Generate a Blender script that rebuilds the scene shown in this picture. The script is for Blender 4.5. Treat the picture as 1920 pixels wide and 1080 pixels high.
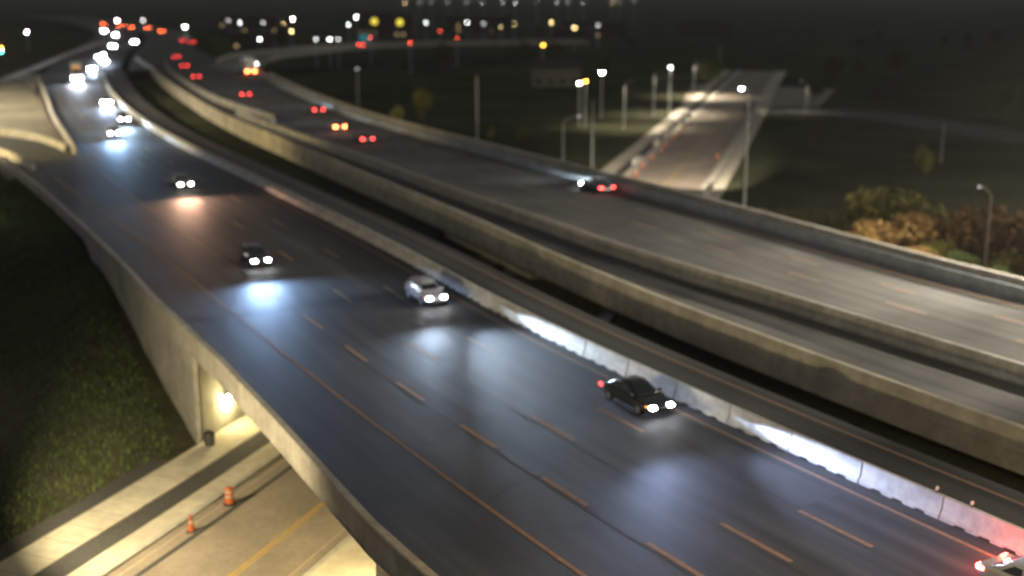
import bpy, math, random
import numpy as np

scene = bpy.context.scene
for o in list(bpy.data.objects):
    bpy.data.objects.remove(o)
col = scene.collection
rnd = random.Random(7)
R = math.radians

# ------------------------------------------------------------------ camera
CAM_H = 22.5
cd = bpy.data.cameras.new('camera')
cam = bpy.data.objects.new('camera', cd)
col.objects.link(cam)
cam.location = (0, 0, CAM_H)
cam.rotation_euler = (math.pi / 2 - math.atan(570 / 2300), 0, 0)
cd.sensor_width = 36
cd.lens = 2300 / 1920 * 36
cd.clip_start = 0.5
cd.clip_end = 6000
cd.dof.use_dof = True
cd.dof.focus_distance = 36
cd.dof.aperture_fstop = 0.0431 / 0.22
cd.dof.aperture_blades = 0
scene.camera = cam

# ------------------------------------------------------------------ world and added fill sun
w = bpy.data.worlds.new('World')
scene.world = w
w.use_nodes = True
nt = w.node_tree
nt.nodes.clear()
sky = nt.nodes.new('ShaderNodeTexSky')
sky.sky_type = 'NISHITA'
sky.sun_disc = False
sky.sun_elevation = R(4)
sky.sun_rotation = R(60)
hs = nt.nodes.new('ShaderNodeHueSaturation')
hs.inputs['Saturation'].default_value = 0.12
bg = nt.nodes.new('ShaderNodeBackground')
bg.inputs['Strength'].default_value = 0.085
wo = nt.nodes.new('ShaderNodeOutputWorld')
nt.links.new(sky.outputs[0], hs.inputs['Color'])
nt.links.new(hs.outputs[0], bg.inputs['Color'])
nt.links.new(bg.outputs[0], wo.inputs['Surface'])
sd = bpy.data.lights.new('fill_sun', 'SUN')
sd.energy = 0.03  # weak warm sun added as overall fill light, no moon in view
sd.angle = R(12)
sd.color = (1.0, 0.93, 0.82)
so = bpy.data.objects.new('fill_sun', sd)
so.rotation_euler = (R(38), 0, R(60))
col.objects.link(so)

vs = scene.view_settings
vs.view_transform = 'Standard'
vs.look = 'None'
vs.exposure = 0
vs.gamma = 1
vs.use_curve_mapping = False
scene.cycles.use_denoising = True
scene.cycles.sample_clamp_indirect = 4
scene.cycles.max_bounces = 4
scene.cycles.glossy_bounces = 2
scene.cycles.volume_bounces = 0
scene.cycles.diffuse_bounces = 2
scene.cycles.caustics_reflective = False
scene.cycles.caustics_refractive = False

# ------------------------------------------------------------------ materials
def rgba(c):
    return (c[0], c[1], c[2], 1)

def mat(name, c1, c2=None, scale=4.0, rough=0.85, bump=0.0, bscale=40.0, metal=0.0, spec=0.4, detail=6, big=None):
    m = bpy.data.materials.new(name)
    m.use_nodes = True
    t = m.node_tree
    p = t.nodes['Principled BSDF']
    p.inputs['Roughness'].default_value = rough
    p.inputs['Metallic'].default_value = metal
    p.inputs['Specular IOR Level'].default_value = spec
    p.inputs['Base Color'].default_value = rgba(c1)
    if c2 is not None or bump:
        tc = t.nodes.new('ShaderNodeTexCoord')
    if c2 is not None:
        n = t.nodes.new('ShaderNodeTexNoise')
        n.inputs['Scale'].default_value = scale
        n.inputs['Detail'].default_value = detail
        n.inputs['Roughness'].default_value = 0.65
        t.links.new(tc.outputs['Object'], n.inputs['Vector'])
        r = t.nodes.new('ShaderNodeValToRGB')
        r.color_ramp.elements[0].position = 0.33
        r.color_ramp.elements[1].position = 0.68
        r.color_ramp.elements[0].color = rgba(c1)
        r.color_ramp.elements[1].color = rgba(c2)
        t.links.new(n.outputs['Fac'], r.inputs['Fac'])
        out = r.outputs['Color']
        if big is not None:
            n2 = t.nodes.new('ShaderNodeTexNoise')
            n2.inputs['Scale'].default_value = big[0]
            n2.inputs['Detail'].default_value = 4
            t.links.new(tc.outputs['Object'], n2.inputs['Vector'])
            mr = t.nodes.new('ShaderNodeMapRange')
            mr.inputs['From Min'].default_value = 0.3
            mr.inputs['From Max'].default_value = 0.7
            mr.inputs['To Min'].default_value = big[1]
            mr.inputs['To Max'].default_value = big[2]
            t.links.new(n2.outputs['Fac'], mr.inputs['Value'])
            mx = t.nodes.new('ShaderNodeMix')
            mx.data_type = 'RGBA'
            mx.blend_type = 'MULTIPLY'
            mx.inputs['Factor'].default_value = 1
            t.links.new(out, mx.inputs['A'])
            t.links.new(mr.outputs[0], mx.inputs['B'])
            out = mx.outputs['Result']
        t.links.new(out, p.inputs['Base Color'])
    if bump:
        nb = t.nodes.new('ShaderNodeTexNoise')
        nb.inputs['Scale'].default_value = bscale
        nb.inputs['Detail'].default_value = 4
        t.links.new(tc.outputs['Object'], nb.inputs['Vector'])
        b = t.nodes.new('ShaderNodeBump')
        b.inputs['Strength'].default_value = bump
        b.inputs['Distance'].default_value = 0.03
        t.links.new(nb.outputs['Fac'], b.inputs['Height'])
        t.links.new(b.outputs['Normal'], p.inputs['Normal'])
    return m

def worn_road(m, lane, strength, streak):
    t = m.node_tree
    p = t.nodes['Principled BSDF']
    src = p.inputs['Base Color'].links[0].from_socket
    uv = t.nodes.new('ShaderNodeUVMap'); uv.uv_map = 'along'
    sx = t.nodes.new('ShaderNodeSeparateXYZ'); t.links.new(uv.outputs[0], sx.inputs[0])
    def math_(op, a, b):
        n = t.nodes.new('ShaderNodeMath'); n.operation = op
        for i, q in enumerate((a, b)):
            if q is None: continue
            if isinstance(q, (int, float)): n.inputs[i].default_value = q
            else: t.links.new(q, n.inputs[i])
        return n.outputs[0]
    cs = math_('COSINE', math_('MULTIPLY', math_('ADD', sx.outputs[1], lane[1]), 4 * math.pi / lane[0]), None)
    track = math_('ADD', math_('MULTIPLY', cs, strength), 1.0)
    def streaks(sc, lo, hi):
        mp = t.nodes.new('ShaderNodeMapping'); mp.inputs['Scale'].default_value = sc
        t.links.new(uv.outputs[0], mp.inputs['Vector'])
        nz = t.nodes.new('ShaderNodeTexNoise'); nz.inputs['Scale'].default_value = 1; nz.inputs['Detail'].default_value = 5
        t.links.new(mp.outputs[0], nz.inputs['Vector'])
        mr = t.nodes.new('ShaderNodeMapRange')
        for k, q in (('From Min', .3), ('From Max', .7), ('To Min', lo), ('To Max', hi)): mr.inputs[k].default_value = q
        t.links.new(nz.outputs['Fac'], mr.inputs['Value'])
        return mr.outputs[0]
    f = math_('MULTIPLY', math_('MULTIPLY', track, streaks((.02, 1.7, 1), 1 - streak, 1 + streak)), streaks((.25, .35, 1), .88, 1.12))
    mx = t.nodes.new('ShaderNodeMix'); mx.data_type = 'RGBA'; mx.blend_type = 'MULTIPLY'; mx.inputs['Factor'].default_value = 1
    t.links.new(src, mx.inputs['A']); t.links.new(f, mx.inputs['B'])
    t.links.new(mx.outputs['Result'], p.inputs['Base Color'])

def emit(name, c, s):
    m = bpy.data.materials.new(name)
    m.use_nodes = True
    t = m.node_tree
    t.nodes.clear()
    e = t.nodes.new('ShaderNodeEmission')
    e.inputs['Color'].default_value = rgba(c)
    e.inputs['Strength'].default_value = s
    o = t.nodes.new('ShaderNodeOutputMaterial')
    t.links.new(e.outputs[0], o.inputs['Surface'])
    return m

M = {}
M['asphalt'] = mat('asphalt', (.036, .0355, .035), (.052, .050, .048), 9, .66, .35, 60, spec=.25, big=(.09, .8, 1.2))
M['asphalt_new'] = mat('asphalt_new', (.060, .058, .054), (.082, .079, .074), 7, .8, .5, 60, big=(.12, .65, 1.35))
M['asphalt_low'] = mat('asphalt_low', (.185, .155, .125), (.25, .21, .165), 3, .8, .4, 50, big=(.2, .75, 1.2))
worn_road(M['asphalt'], (3.8, 2.85), .14, .34)
worn_road(M['asphalt_new'], (3.8, 3.7), .1, .34)
M['path'] = mat('path_asphalt', (.05, .05, .048), (.075, .073, .07), 4, .85, .3, 50, spec=.1)
M['concrete'] = mat('concrete', (.27, .25, .215), (.40, .375, .33), 1.6, .85, .25, 30, big=(.35, .72, 1.1))
M['concrete_pale'] = mat('concrete_pale', (.36, .345, .31), (.48, .465, .43), 2.2, .85, .25, 30, big=(.5, .75, 1.1))
M['concrete_brown'] = mat('concrete_brown', (.33, .295, .225), (.47, .425, .335), .9, .9, .25, 25, big=(.25, .7, 1.15))
M['concrete_blue'] = mat('concrete_blue', (.20, .22, .24), (.29, .31, .33), 1.3, .85, .2, 30, big=(.3, .75, 1.1))
M['sidewalk'] = mat('sidewalk', (.36, .33, .26), (.48, .44, .36), 1.5, .85, .2, 30, big=(.4, .8, 1.1))
M['kerb'] = mat('kerb_concrete', (.26, .25, .23), (.36, .35, .32), 2, .85)
M['dirt'] = mat('dirt', (.12, .105, .07), (.2, .18, .13), 0.6, .95, .6, 8, big=(.08, .6, 1.2))
M['grassland'] = mat('grassland', (.040, .043, .026), (.068, .070, .044), 0.9, 1.0, .8, 12, spec=0.0, big=(.05, .6, 1.35))
M['grass'] = mat('grass_blade', (.08, .15, .03), (.15, .22, .06), 0.35, .9)
M['dry_grass'] = mat('dry_grass_blade', (.12, .105, .04), (.2, .17, .07), 0.35, .9)
M['orange_paint'] = mat('orange_paint', (.33, .19, .115), (.17, .11, .075), 3.5, .7)
M['white_paint'] = mat('worn_white_paint', (.42, .34, .25), (.25, .2, .15), 3.5, .7)
M['yellow_paint'] = mat('yellow_paint', (.5, .31, .05), (.3, .2, .06), 3, .7)
M['joint'] = mat('joint_rubber', (.02, .02, .02), rough=.7)
M['steel'] = mat('galvanised_steel', (.32, .33, .33), (.44, .45, .45), 6, .45, metal=.6)
M['dark_steel'] = mat('dark_steel', (.08, .08, .085), rough=.5, metal=.5)
M['rubber'] = mat('rubber', (.015, .015, .016), rough=.8)
M['glass'] = mat('tinted_glass', (.012, .014, .017), rough=.08, spec=.6)
M['rim'] = mat('alloy_rim', (.4, .4, .42), rough=.3, metal=.9)
M['cone_orange'] = mat('cone_orange', (.42, .10, .025), (.3, .075, .025), 8, .6)
M['reflective'] = mat('reflective_white', (.55, .54, .50), rough=.5)
M['band'] = mat('worn_reflective_band', (.30, .24, .19), (.42, .34, .27), 9, rough=.6)
M['tail_lens'] = mat('red_plastic_lens', (.16, .012, .012), rough=.3)
M['bark'] = mat('bark', (.05, .04, .03), (.09, .07, .05), 6, .95)
M['leaf_dark'] = mat('leaf_dark', (.045, .055, .025), (.09, .09, .045), .6, .8)
M['leaf_green'] = mat('leaf_green', (.05, .075, .02), (.10, .13, .03), .7, .8)
M['leaf_yellow'] = mat('leaf_yellow', (.14, .14, .03), (.22, .2, .05), .8, .8)
M['leaf_orange'] = mat('leaf_orange', (.22, .125, .04), (.32, .2, .06), .8, .8)
M['leaf_red'] = mat('leaf_red', (.19, .095, .04), (.25, .14, .055), .8, .8)
M['brick'] = mat('brick_wall', (.04, .037, .033), (.06, .054, .047), 2, .9)
M['siding'] = mat('pale_siding', (.13, .12, .10), (.17, .155, .135), 1, .9)
M['roof'] = mat('roof_shingle', (.035, .033, .03), (.05, .047, .043), 3, .9)
M['unlit_window'] = mat('unlit_window', (.02, .022, .025), rough=.15)
M['e_white'] = emit('headlight_glow', (.93, .96, 1.0), 110)
M['e_warm_head'] = emit('warm_headlight_glow', (1.0, .88, .74), 60)
M['e_red'] = emit('tail_light_glow', (1.0, .055, .05), 20)
M['e_brake'] = emit('brake_light_glow', (1.0, .12, .03), 110)
M['e_brake_near'] = emit('near_brake_light_glow', (1.0, .07, .05), 45)
M['e_red_dim'] = emit('dim_tail_light_glow', (1.0, .06, .06), 5)
M['e_amber'] = emit('amber_marker_glow', (1.0, .38, .02), 9)
M['e_lamp'] = emit('white_lamp_glow', (1.0, .97, .9), 150)
M['e_lamp_dim'] = emit('dim_white_lamp_glow', (.95, 1.0, .95), 40)
M['e_lamp_faint'] = emit('faint_lamp_glow', (.9, .93, .9), 16)
M['e_lamp_ghost'] = emit('ghost_lamp_glow', (.9, .93, .9), 1.2)
M['e_white_far'] = emit('far_headlight_glow', (.93, .95, 1.0), 420)
M['e_lamp_cool'] = emit('cool_lamp_glow', (.72, .85, 1.0), 55)
M['e_lamp_near'] = emit('near_lamp_glow', (1.0, .93, .85), 90)
M['e_sodium'] = emit('sodium_lamp_glow', (1.0, .72, .3), 60)
M['e_orange'] = emit('orange_lamp_glow', (1.0, .42, .05), 70)
M['e_yellow'] = emit('yellow_sign_glow', (.9, .72, .07), 1.6)
M['e_teal'] = emit('teal_sign_glow', (.05, .30, .34), .5)
M['e_red_far'] = emit('far_red_light_glow', (1.0, .08, .04), 45)
M['e_green'] = emit('green_signal_glow', (.08, 1.0, .55), 55)
M['e_amber_sig'] = emit('amber_signal_glow', (1.0, .45, .05), 45)
M['e_window'] = emit('lit_window_glow', (1.0, .72, .34), .55)
M['e_wall'] = emit('wall_lamp_glow', (1.0, .9, .66), 60)

# ------------------------------------------------------------------ helpers
def tag(o, label=None, cat=None, group=None, kind=None):
    if label: o['label'] = label
    if cat: o['category'] = cat
    if group: o['group'] = group
    if kind: o['kind'] = kind
    return o

def link(name, me, parent=None):
    o = bpy.data.objects.new(name, me)
    col.objects.link(o)
    if parent is not None:
        o.parent = parent
    return o

def empty(name, loc=(0, 0, 0), rz=0.0):
    o = bpy.data.objects.new(name, None)
    o.empty_display_size = .3
    o.location = loc
    o.rotation_euler = (0, 0, rz)
    col.objects.link(o)
    return o

class MB:
    def __init__(s):
        s.v = []
        s.f = []
    def add(s, v, f):
        n = len(s.v)
        s.v += [tuple(map(float, p)) for p in v]
        s.f += [tuple(i + n for i in q) for q in f]
        return s
    def box(s, x0, x1, y0, y1, z0, z1):
        v = [(x, y, z) for z in (z0, z1) for y in (y0, y1) for x in (x0, x1)]
        return s.add(v, [(0, 2, 3, 1), (4, 5, 7, 6), (0, 1, 5, 4), (2, 6, 7, 3), (0, 4, 6, 2), (1, 3, 7, 5)])
    def tube(s, pts, rad, n=8, cap=True):
        if not hasattr(rad, '__len__'): rad = [rad] * len(pts)
        P = [np.array(p, float) for p in pts]
        vs_, fs = [], []
        for i, p in enumerate(P):
            d = P[min(i + 1, len(P) - 1)] - P[max(i - 1, 0)]
            d /= np.linalg.norm(d)
            a = np.cross(d, (0, 0, 1.0) if abs(d[2]) < .9 else (1.0, 0, 0))
            a /= np.linalg.norm(a)
            b = np.cross(d, a)
            for k in range(n):
                t = 2 * math.pi * k / n
                vs_.append(p + rad[i] * (math.cos(t) * a + math.sin(t) * b))
        for i in range(len(P) - 1):
            for k in range(n):
                k2 = (k + 1) % n
                fs.append((i * n + k, i * n + k2, (i + 1) * n + k2, (i + 1) * n + k))
        if cap:
            fs.append(tuple(range(n))[::-1])
            fs.append(tuple((len(P) - 1) * n + k for k in range(n)))
        return s.add(vs_, fs)
    def lathe(s, prof, n=12, c=(0, 0, 0)):
        vs_, fs = [], []
        for r, z in prof:
            for k in range(n):
                t = 2 * math.pi * k / n
                vs_.append((c[0] + r * math.cos(t), c[1] + r * math.sin(t), c[2] + z))
        for i in range(len(prof) - 1):
            for k in range(n):
                k2 = (k + 1) % n
                fs.append((i * n + k, i * n + k2, (i + 1) * n + k2, (i + 1) * n + k))
        fs.append(tuple(range(n))[::-1])
        fs.append(tuple((len(prof) - 1) * n + k for k in range(n)))
        return s.add(vs_, fs)
    def mesh(s, name, m, smooth=False):
        me = bpy.data.meshes.new(name)
        me.from_pydata(s.v, [], s.f)
        me.materials.append(M[m] if isinstance(m, str) else m)
        if smooth:
            me.polygons.foreach_set('use_smooth', [True] * len(me.polygons))
        me.update()
        return me
    def build(s, name, m, parent=None, smooth=False):
        return link(name, s.mesh(name, m, smooth), parent)

def catmull(pts, step=3.0):
    P = np.array(pts, float)
    P = np.vstack([2 * P[0] - P[1], P, 2 * P[-1] - P[-2]])
    out = []
    for i in range(1, len(P) - 2):
        n = max(2, int(np.linalg.norm(P[i + 1] - P[i]) / step) + 1)
        for k in range(n):
            t = k / n
            out.append(.5 * (2 * P[i] + (P[i + 1] - P[i - 1]) * t + (2 * P[i - 1] - 5 * P[i] + 4 * P[i + 1] - P[i + 2]) * t * t
                             + (-P[i - 1] + 3 * P[i] - 3 * P[i + 1] + P[i + 2]) * t ** 3))
    out.append(P[-2])
    return np.array(out)

def resample(P, step):
    d = np.r_[0, np.cumsum(np.linalg.norm(np.diff(P, axis=0), axis=1))]
    n = int(d[-1] / step) + 1
    t = np.linspace(0, d[-1], n)
    return np.c_[np.interp(t, d, P[:, 0]), np.interp(t, d, P[:, 1])]

def smooth_curve(P, k):
    for _ in range(k):
        Q = P.copy()
        Q[1:-1] = (P[:-2] + 2 * P[1:-1] + P[2:]) / 4
        P = Q
    return P

def road_uv(o, curve):
    me_ = o.data
    n = len(me_.vertices)
    co = np.empty(n * 3); me_.vertices.foreach_get('co', co); co = co.reshape(-1, 3)
    sf, of = curve.field(co[None, :, 0], co[None, :, 1])
    li = np.empty(len(me_.loops), int); me_.loops.foreach_get('vertex_index', li)
    uv = me_.uv_layers.new(name='along')
    uv.data.foreach_set('uv', np.c_[sf[0][li], of[0][li]].ravel())
    return o

class Curve:
    """A plan curve with arc length; offsets are positive to the right of travel (away from the camera side)."""
    def __init__(s, pts, step=2.0, k=20):
        s.P = smooth_curve(resample(catmull(pts), step), k)
        seg = np.linalg.norm(np.diff(s.P, axis=0), axis=1)
        s.S = np.r_[0, np.cumsum(seg)]
        T = np.gradient(s.P, axis=0)
        s.T = T / np.linalg.norm(T, axis=1)[:, None]
        s.L = s.S[-1]
    def at(s, d, off=0.0):
        x = np.interp(d, s.S, s.P[:, 0]); y = np.interp(d, s.S, s.P[:, 1])
        tx = np.interp(d, s.S, s.T[:, 0]); ty = np.interp(d, s.S, s.T[:, 1])
        n = math.hypot(tx, ty)
        tx /= n; ty /= n
        return np.array([x + ty * off, y - tx * off]), np.array([tx, ty])
    def find(s, p):
        d = s.P - np.array(p)
        i = int(np.argmin((d ** 2).sum(1)))
        t = s.T[i]
        return s.S[i] + float(-d[i] @ t), float(-d[i] @ np.array([t[1], -t[0]]))
    def field(s, X, Y):
        """distance along and offset for arrays of points"""
        so = np.empty(X.shape); oo = np.empty(X.shape)
        for j in range(X.shape[0]):
            dx = X[j][:, None] - s.P[None, :, 0]; dy = Y[j][:, None] - s.P[None, :, 1]
            i = np.argmin(dx * dx + dy * dy, axis=1)
            r = np.arange(len(i))
            so[j] = s.S[i]
            dxi, dyi = dx[r, i], dy[r, i]
            dist = np.hypot(dxi, dyi)
            oo[j] = np.sign(dxi * s.T[i, 1] - dyi * s.T[i, 0]) * dist
        return so, oo

def val(f, d):
    if hasattr(f, '__len__'):
        return float(np.interp(d, [a for a, b in f], [b for a, b in f]))
    return f

def sweep(curve, prof, s0, s1, step=3.0, off=0.0, origin=(0, 0, 0), mb=None):
    """closed profile [(offset, z)] swept along a curve"""
    mb = mb or MB()
    n = max(2, int((s1 - s0) / step) + 1)
    vs_, fs = [], []
    m = len(prof)
    for d in np.linspace(s0, s1, n):
        o0 = val(off, d)
        for (o, z) in prof:
            p, t = curve.at(d, o0 + o)
            vs_.append((p[0] - origin[0], p[1] - origin[1], z - origin[2]))
    for i in range(n - 1):
        for k in range(m):
            k2 = (k + 1) % m
            fs.append((i * m + k, i * m + k2, (i + 1) * m + k2, (i + 1) * m + k))
    fs.append(tuple(range(m))[::-1])
    fs.append(tuple((n - 1) * m + k for k in range(m)))
    return mb.add(vs_, fs)

def strip(curve, o0, o1, s0, s1, z1, z0=None, step=3.0, mb=None):
    """a ribbon between two offsets, flat at z1, with thickness down to z0"""
    mb = mb or MB()
    n = max(2, int((s1 - s0) / step) + 1)
    a, fs = [], []
    for d in np.linspace(s0, s1, n):
        pa, _ = curve.at(d, val(o0, d)); pb, _ = curve.at(d, val(o1, d))
        if z0 is None:
            a += [(*pa, z1), (*pb, z1)]
        else:
            a += [(*pa, z1), (*pb, z1), (*pb, z0), (*pa, z0)]
    m = 2 if z0 is None else 4
    for i in range(n - 1):
        if z0 is None:
            fs.append((i * 2, i * 2 + 1, i * 2 + 3, i * 2 + 2))
        else:
            for k in range(4):
                k2 = (k + 1) % 4
                fs.append((i * 4 + k, i * 4 + k2, i * 4 + 4 + k2, i * 4 + 4 + k))
    if z0 is not None:
        fs += [(0, 3, 2, 1), tuple((n - 1) * 4 + k for k in range(4))]
    return mb.add(a, fs)

# ------------------------------------------------------------------ the alignments (metres)
A_REF = [(53, -9), (39, 15), (30.5, 29.5), (20.7, 46.2), (18.7, 49.2), (16.4, 52.9), (14.1, 56.7), (12.0, 60.4), (9.7, 64.3), (6.4, 70.0), (3.1, 75.8), (-.4, 82.6), (-2.6, 87.1),
         (-7.0, 96.7), (-12.4, 107.7), (-19.1, 120.6), (-27.7, 137.1), (-38.3, 157.4), (-46.8, 173.8), (-58.4, 197.9), (-69.5, 223.3),
         (-80.5, 250.5), (-93.2, 285), (-108.7, 331.4), (-131.5, 412), (-156, 507), (-185, 604), (-229, 708), (-276, 802), (-340, 910)]
HW = Curve(A_REF, 2.0, 25)
SB = lambda p: HW.find(p)[0]
LOW = Curve([(-52, 0), (-28.5, 22), (-20.4, 40), (-14.1, 56.7), (-10.9, 65.2), (-3.4, 88), (8.2, 128), (21.7, 176.7), (37.3, 236.9), (57.0, 314.6), (67, 356), (86, 430)], 2.0, 12)
S_WEST = SB((-18.5, 76)) ; S_START = 0.0
s_frame = SB((21, 46))
# abutment stations: where the low road's walls cross the highway
PAR = -22.15          # outer face of near deck
PO = [(0, -22.3), (SB((-5.7, 46.4)) , -22.05), (SB((-9, 54)), -21.5), (SB((-12, 60)), -21.1), (SB((-17, 69)), -20.85), (SB((-21, 77)), -21.15), (SB((-25, 85)), -21.7), (SB((-33, 100)), -22.1), (SB((-40, 112)), -22.35), (SB((-51, 133)), -22.9), (SB((-62, 151)), -23.8)]
po = lambda k: [(a, b + k) for a, b in PO]
GAP = 5.3
B2 = 9.9
B4 = 34.6
S330 = SB((-108.7, 331.4))
S170 = SB((-45, 170))

# ------------------------------------------------------------------ ground
def axis(lo, hi, f0, f1, fine, grow=1.13):
    a = list(np.arange(f0, f1 + .01, fine))
    st = fine
    x = f1
    while x < hi:
        st = min(st * grow, 160); x += st; a.append(x)
    st = fine
    x = f0
    while x > lo:
        st = min(st * grow, 160); x -= st; a.insert(0, x)
    return np.array(a)

gx = axis(-1800, 1800, -72, 62, 1.0)
gy = axis(-250, 3200, 30, 170, 1.0)
GX, GY = np.meshgrid(gx, gy)
hs_, ho_ = HW.field(GX, GY)
ls_, lo_ = LOW.field(GX, GY)
offL = np.interp(hs_, [0, SB((-32, 109)), SB((-44, 165)), S330 - 30, S330 + 60, 2000], [-19.6, -19.6, -60, -70, -30, -22])
out = np.maximum(np.maximum(offL - ho_, ho_ - 36.5), 0)
inside = out <= 0
emb = -.35 - .42 * np.maximum(out - .3, 0)
near_low = np.where(lo_ < 0, np.maximum(-lo_ - 12.5, 0), np.maximum(lo_ - 10.2, 0))
in_low = near_low <= 0
z = np.where(inside, np.where(ho_ < -22.2, -.12, -1.9), np.minimum(emb, -6.6 + .235 * near_low))
z = np.where(in_low, -6.62, z)
z = np.maximum(z, -6.62)
rough = .12 * np.sin(GX * .9 + 1.3 * np.sin(GY * .37)) * np.sin(GY * .7 + 1.1 * np.sin(GX * .31))
z = z + np.where((out > 1.2) & (near_low > 1.5), rough, 0)
hill = np.where((GY > 700), (GY - 700) * .002, 0)
z = z + hill
def ground_z(x, y):
    i = int(np.clip(np.searchsorted(gx, x), 1, len(gx) - 1)); j = int(np.clip(np.searchsorted(gy, y), 1, len(gy) - 1))
    u = (x - gx[i - 1]) / (gx[i] - gx[i - 1]); v = (y - gy[j - 1]) / (gy[j] - gy[j - 1])
    return float((z[j - 1, i - 1] * (1 - u) + z[j - 1, i] * u) * (1 - v) + (z[j, i - 1] * (1 - u) + z[j, i] * u) * v)
nx, ny = len(gx), len(gy)
verts = np.c_[GX.ravel(), GY.ravel(), z.ravel()]
idx = np.arange(nx * ny).reshape(ny, nx)
quads = np.stack([idx[:-1, :-1], idx[:-1, 1:], idx[1:, 1:], idx[1:, :-1]], -1).reshape(-1, 4)
me = bpy.data.meshes.new('ground')
me.from_pydata(verts.tolist(), [], quads.tolist())
me.materials.append(M['grassland'])
me.polygons.foreach_set('use_smooth', [True] * len(me.polygons))
tag(link('ground', me), kind='structure')

# ------------------------------------------------------------------ lower road
SL0, SL1 = 6.0, LOW.L - 4
LE = [(0, 3.3), (LOW.find((-10, 68))[0], 3.4), (LOW.find((0, 100))[0], 5.4)]
le = lambda k: [(a, b + k) for a, b in LE]
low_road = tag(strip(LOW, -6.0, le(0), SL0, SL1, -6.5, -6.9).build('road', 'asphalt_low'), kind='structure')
def low_struct(name, o0, o1, z1, m, s0=SL0, s1=SL1, z0=-6.9):
    return tag(strip(LOW, o0, o1, s0, s1, z1, z0).build(name, m), kind='structure')
low_struct('kerb', -6.3, -6.003, -6.37, 'kerb')
low_struct('sidewalk', -7.7, -6.303, -6.38, 'sidewalk')
low_struct('path', -9.35, -7.703, -6.43, 'path')
low_struct('sidewalk', -11.9, -9.353, -6.38, 'sidewalk')
low_struct('verge_strip', -13.2, -11.903, -6.33, 'path', SL0, LOW.find((-20.9, 71.4))[0])
low_struct('kerb', le(.003), le(.3), -6.36, 'kerb')
low_struct('sidewalk', le(.303), 8.9, -6.37, 'sidewalk')
# sidewalk slab joints are real grooves: thin dark bars set just proud
for j, d in enumerate(np.arange(SL0 + 1, 95, 1.9)):
    strip(LOW, -11.85, -9.4, d, d + .03, -6.3775, step=9).build('slab_joint', 'joint', [o for o in bpy.data.objects if o.name == 'sidewalk.001'][0])
def low_line(o, s0, s1, m, wdt=.12, name='road_line'):
    return strip(LOW, o - wdt / 2, o + wdt / 2, s0, s1, -6.496).build(name, m, low_road)
low_line(-.12, SL0, SL1, 'yellow_paint', .13)
low_line(.12, SL0, SL1, 'yellow_paint', .1)
low_line(-5.4, SL0, SL1, 'white_paint', .12)
low_line(2.7, SL0, SL1, 'white_paint', .1)
low_line(-4.5, SL0, 110, 'path', .35, 'patched_trench')

# low guard wall on the right-hand edge beyond the bridges
gw = sweep(LOW, [(6.9, -6.9), (7.35, -6.9), (7.3, -5.2), (6.95, -5.2)], LOW.find((24, 160))[0], LOW.find((61, 287))[0]).build('low_wall', 'concrete')
tag(gw, 'pale low concrete wall along the right edge of the underpass road', 'wall')

# side road that leaves the far junction to the right
SIDE = Curve([(55, 292), (64, 291), (79, 286), (90, 262), (101, 234), (122, 195)], 2.0, 10)
side = tag(strip(SIDE, -8, 8, 0, SIDE.L, -6.48, -6.9).build('side_road', 'path'), kind='structure')
for o in (-8.3, 8.0, 11.5):
    tag(strip(SIDE, o, o + .35, 8, SIDE.L, -6.3, -6.9).build('kerb', 'path'), kind='structure')
mbj = MB().add([(p[0], p[1], zz) for zz in (-6.9, -6.49) for p in ((41, 300), (70, 287), (92, 352), (54, 372))], [(0, 3, 2, 1), (4, 5, 6, 7), (0, 1, 5, 4), (1, 2, 6, 5), (2, 3, 7, 6), (3, 0, 4, 7)])
jn = tag(mbj.build('junction', 'asphalt_low'), kind='structure')
for k in range(5):
    MB().add([(57 + k * 1.7, 300 + k * .4, -6.484), (57.7 + k * 1.7, 299.9 + k * .4, -6.484), (58.5 + k * 1.7, 303.5 + k * .4, -6.484), (57.8 + k * 1.7, 303.6 + k * .4, -6.484)], [(0, 1, 2, 3)]).build('crossing_bar', 'white_paint', jn)

# ------------------------------------------------------------------ near carriageway
S0, S1 = 2.0, S330
edge_left = po(-.03) + [(SB((-50, 180)), -24.3), (SB((-57, 190)), -15.9), (S330, -15.0)]
near_road = tag(strip(HW, edge_left, GAP, S0, S1, 0, -.5).build('road', 'asphalt'), kind='structure')
road_uv(near_road, HW)
base = strip(HW, po(.05), GAP - .1, S_WEST + 4.5, S1, -.503, -2.4)
tag(base.build('road_bed', 'concrete'), kind='structure')
mb = strip(HW, -15, 4, S330, HW.L - 2, 0, -.6)
far_near = road_uv(tag(mb.build('road', 'asphalt'), kind='structure'), HW)

def line(o, s0, s1, m='orange_paint', wdt=.22, parent=near_road, z=.004, name='edge_line'):
    return strip(HW, [(a, b - wdt / 2) for a, b in o] if hasattr(o, '__len__') else o - wdt / 2,
                 [(a, b + wdt / 2) for a, b in o] if hasattr(o, '__len__') else o + wdt / 2, s0, s1, z, step=4).build(name, m, parent)
sR = SB((-45, 130))
line([(0, -16.3), (SB((-12, 70)), -16.35), (SB((-22.9, 89.6)), -17.4), (SB((-38.8, 117)), -18.8), (sR, -19.2), (SB((-60, 155)), -20.4)], S0, SB((-46, 150)))
line(-1.25, S0, S330, parent=near_road)
line([(0, -12.3), (SB((-12, 79)), -12.5), (SB((-22.7, 97)), -13.6), (SB((-38, 126)), -14.4), (S330, -13.6)], SB((-24, 93)), S330 - 5)
line(4.2, S0, S330 - 80, wdt=.14)
phA = SB((-4.9, 64.8)); phB = SB((.9, 62.2)); phC = SB((4.7, 63.5))
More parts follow.
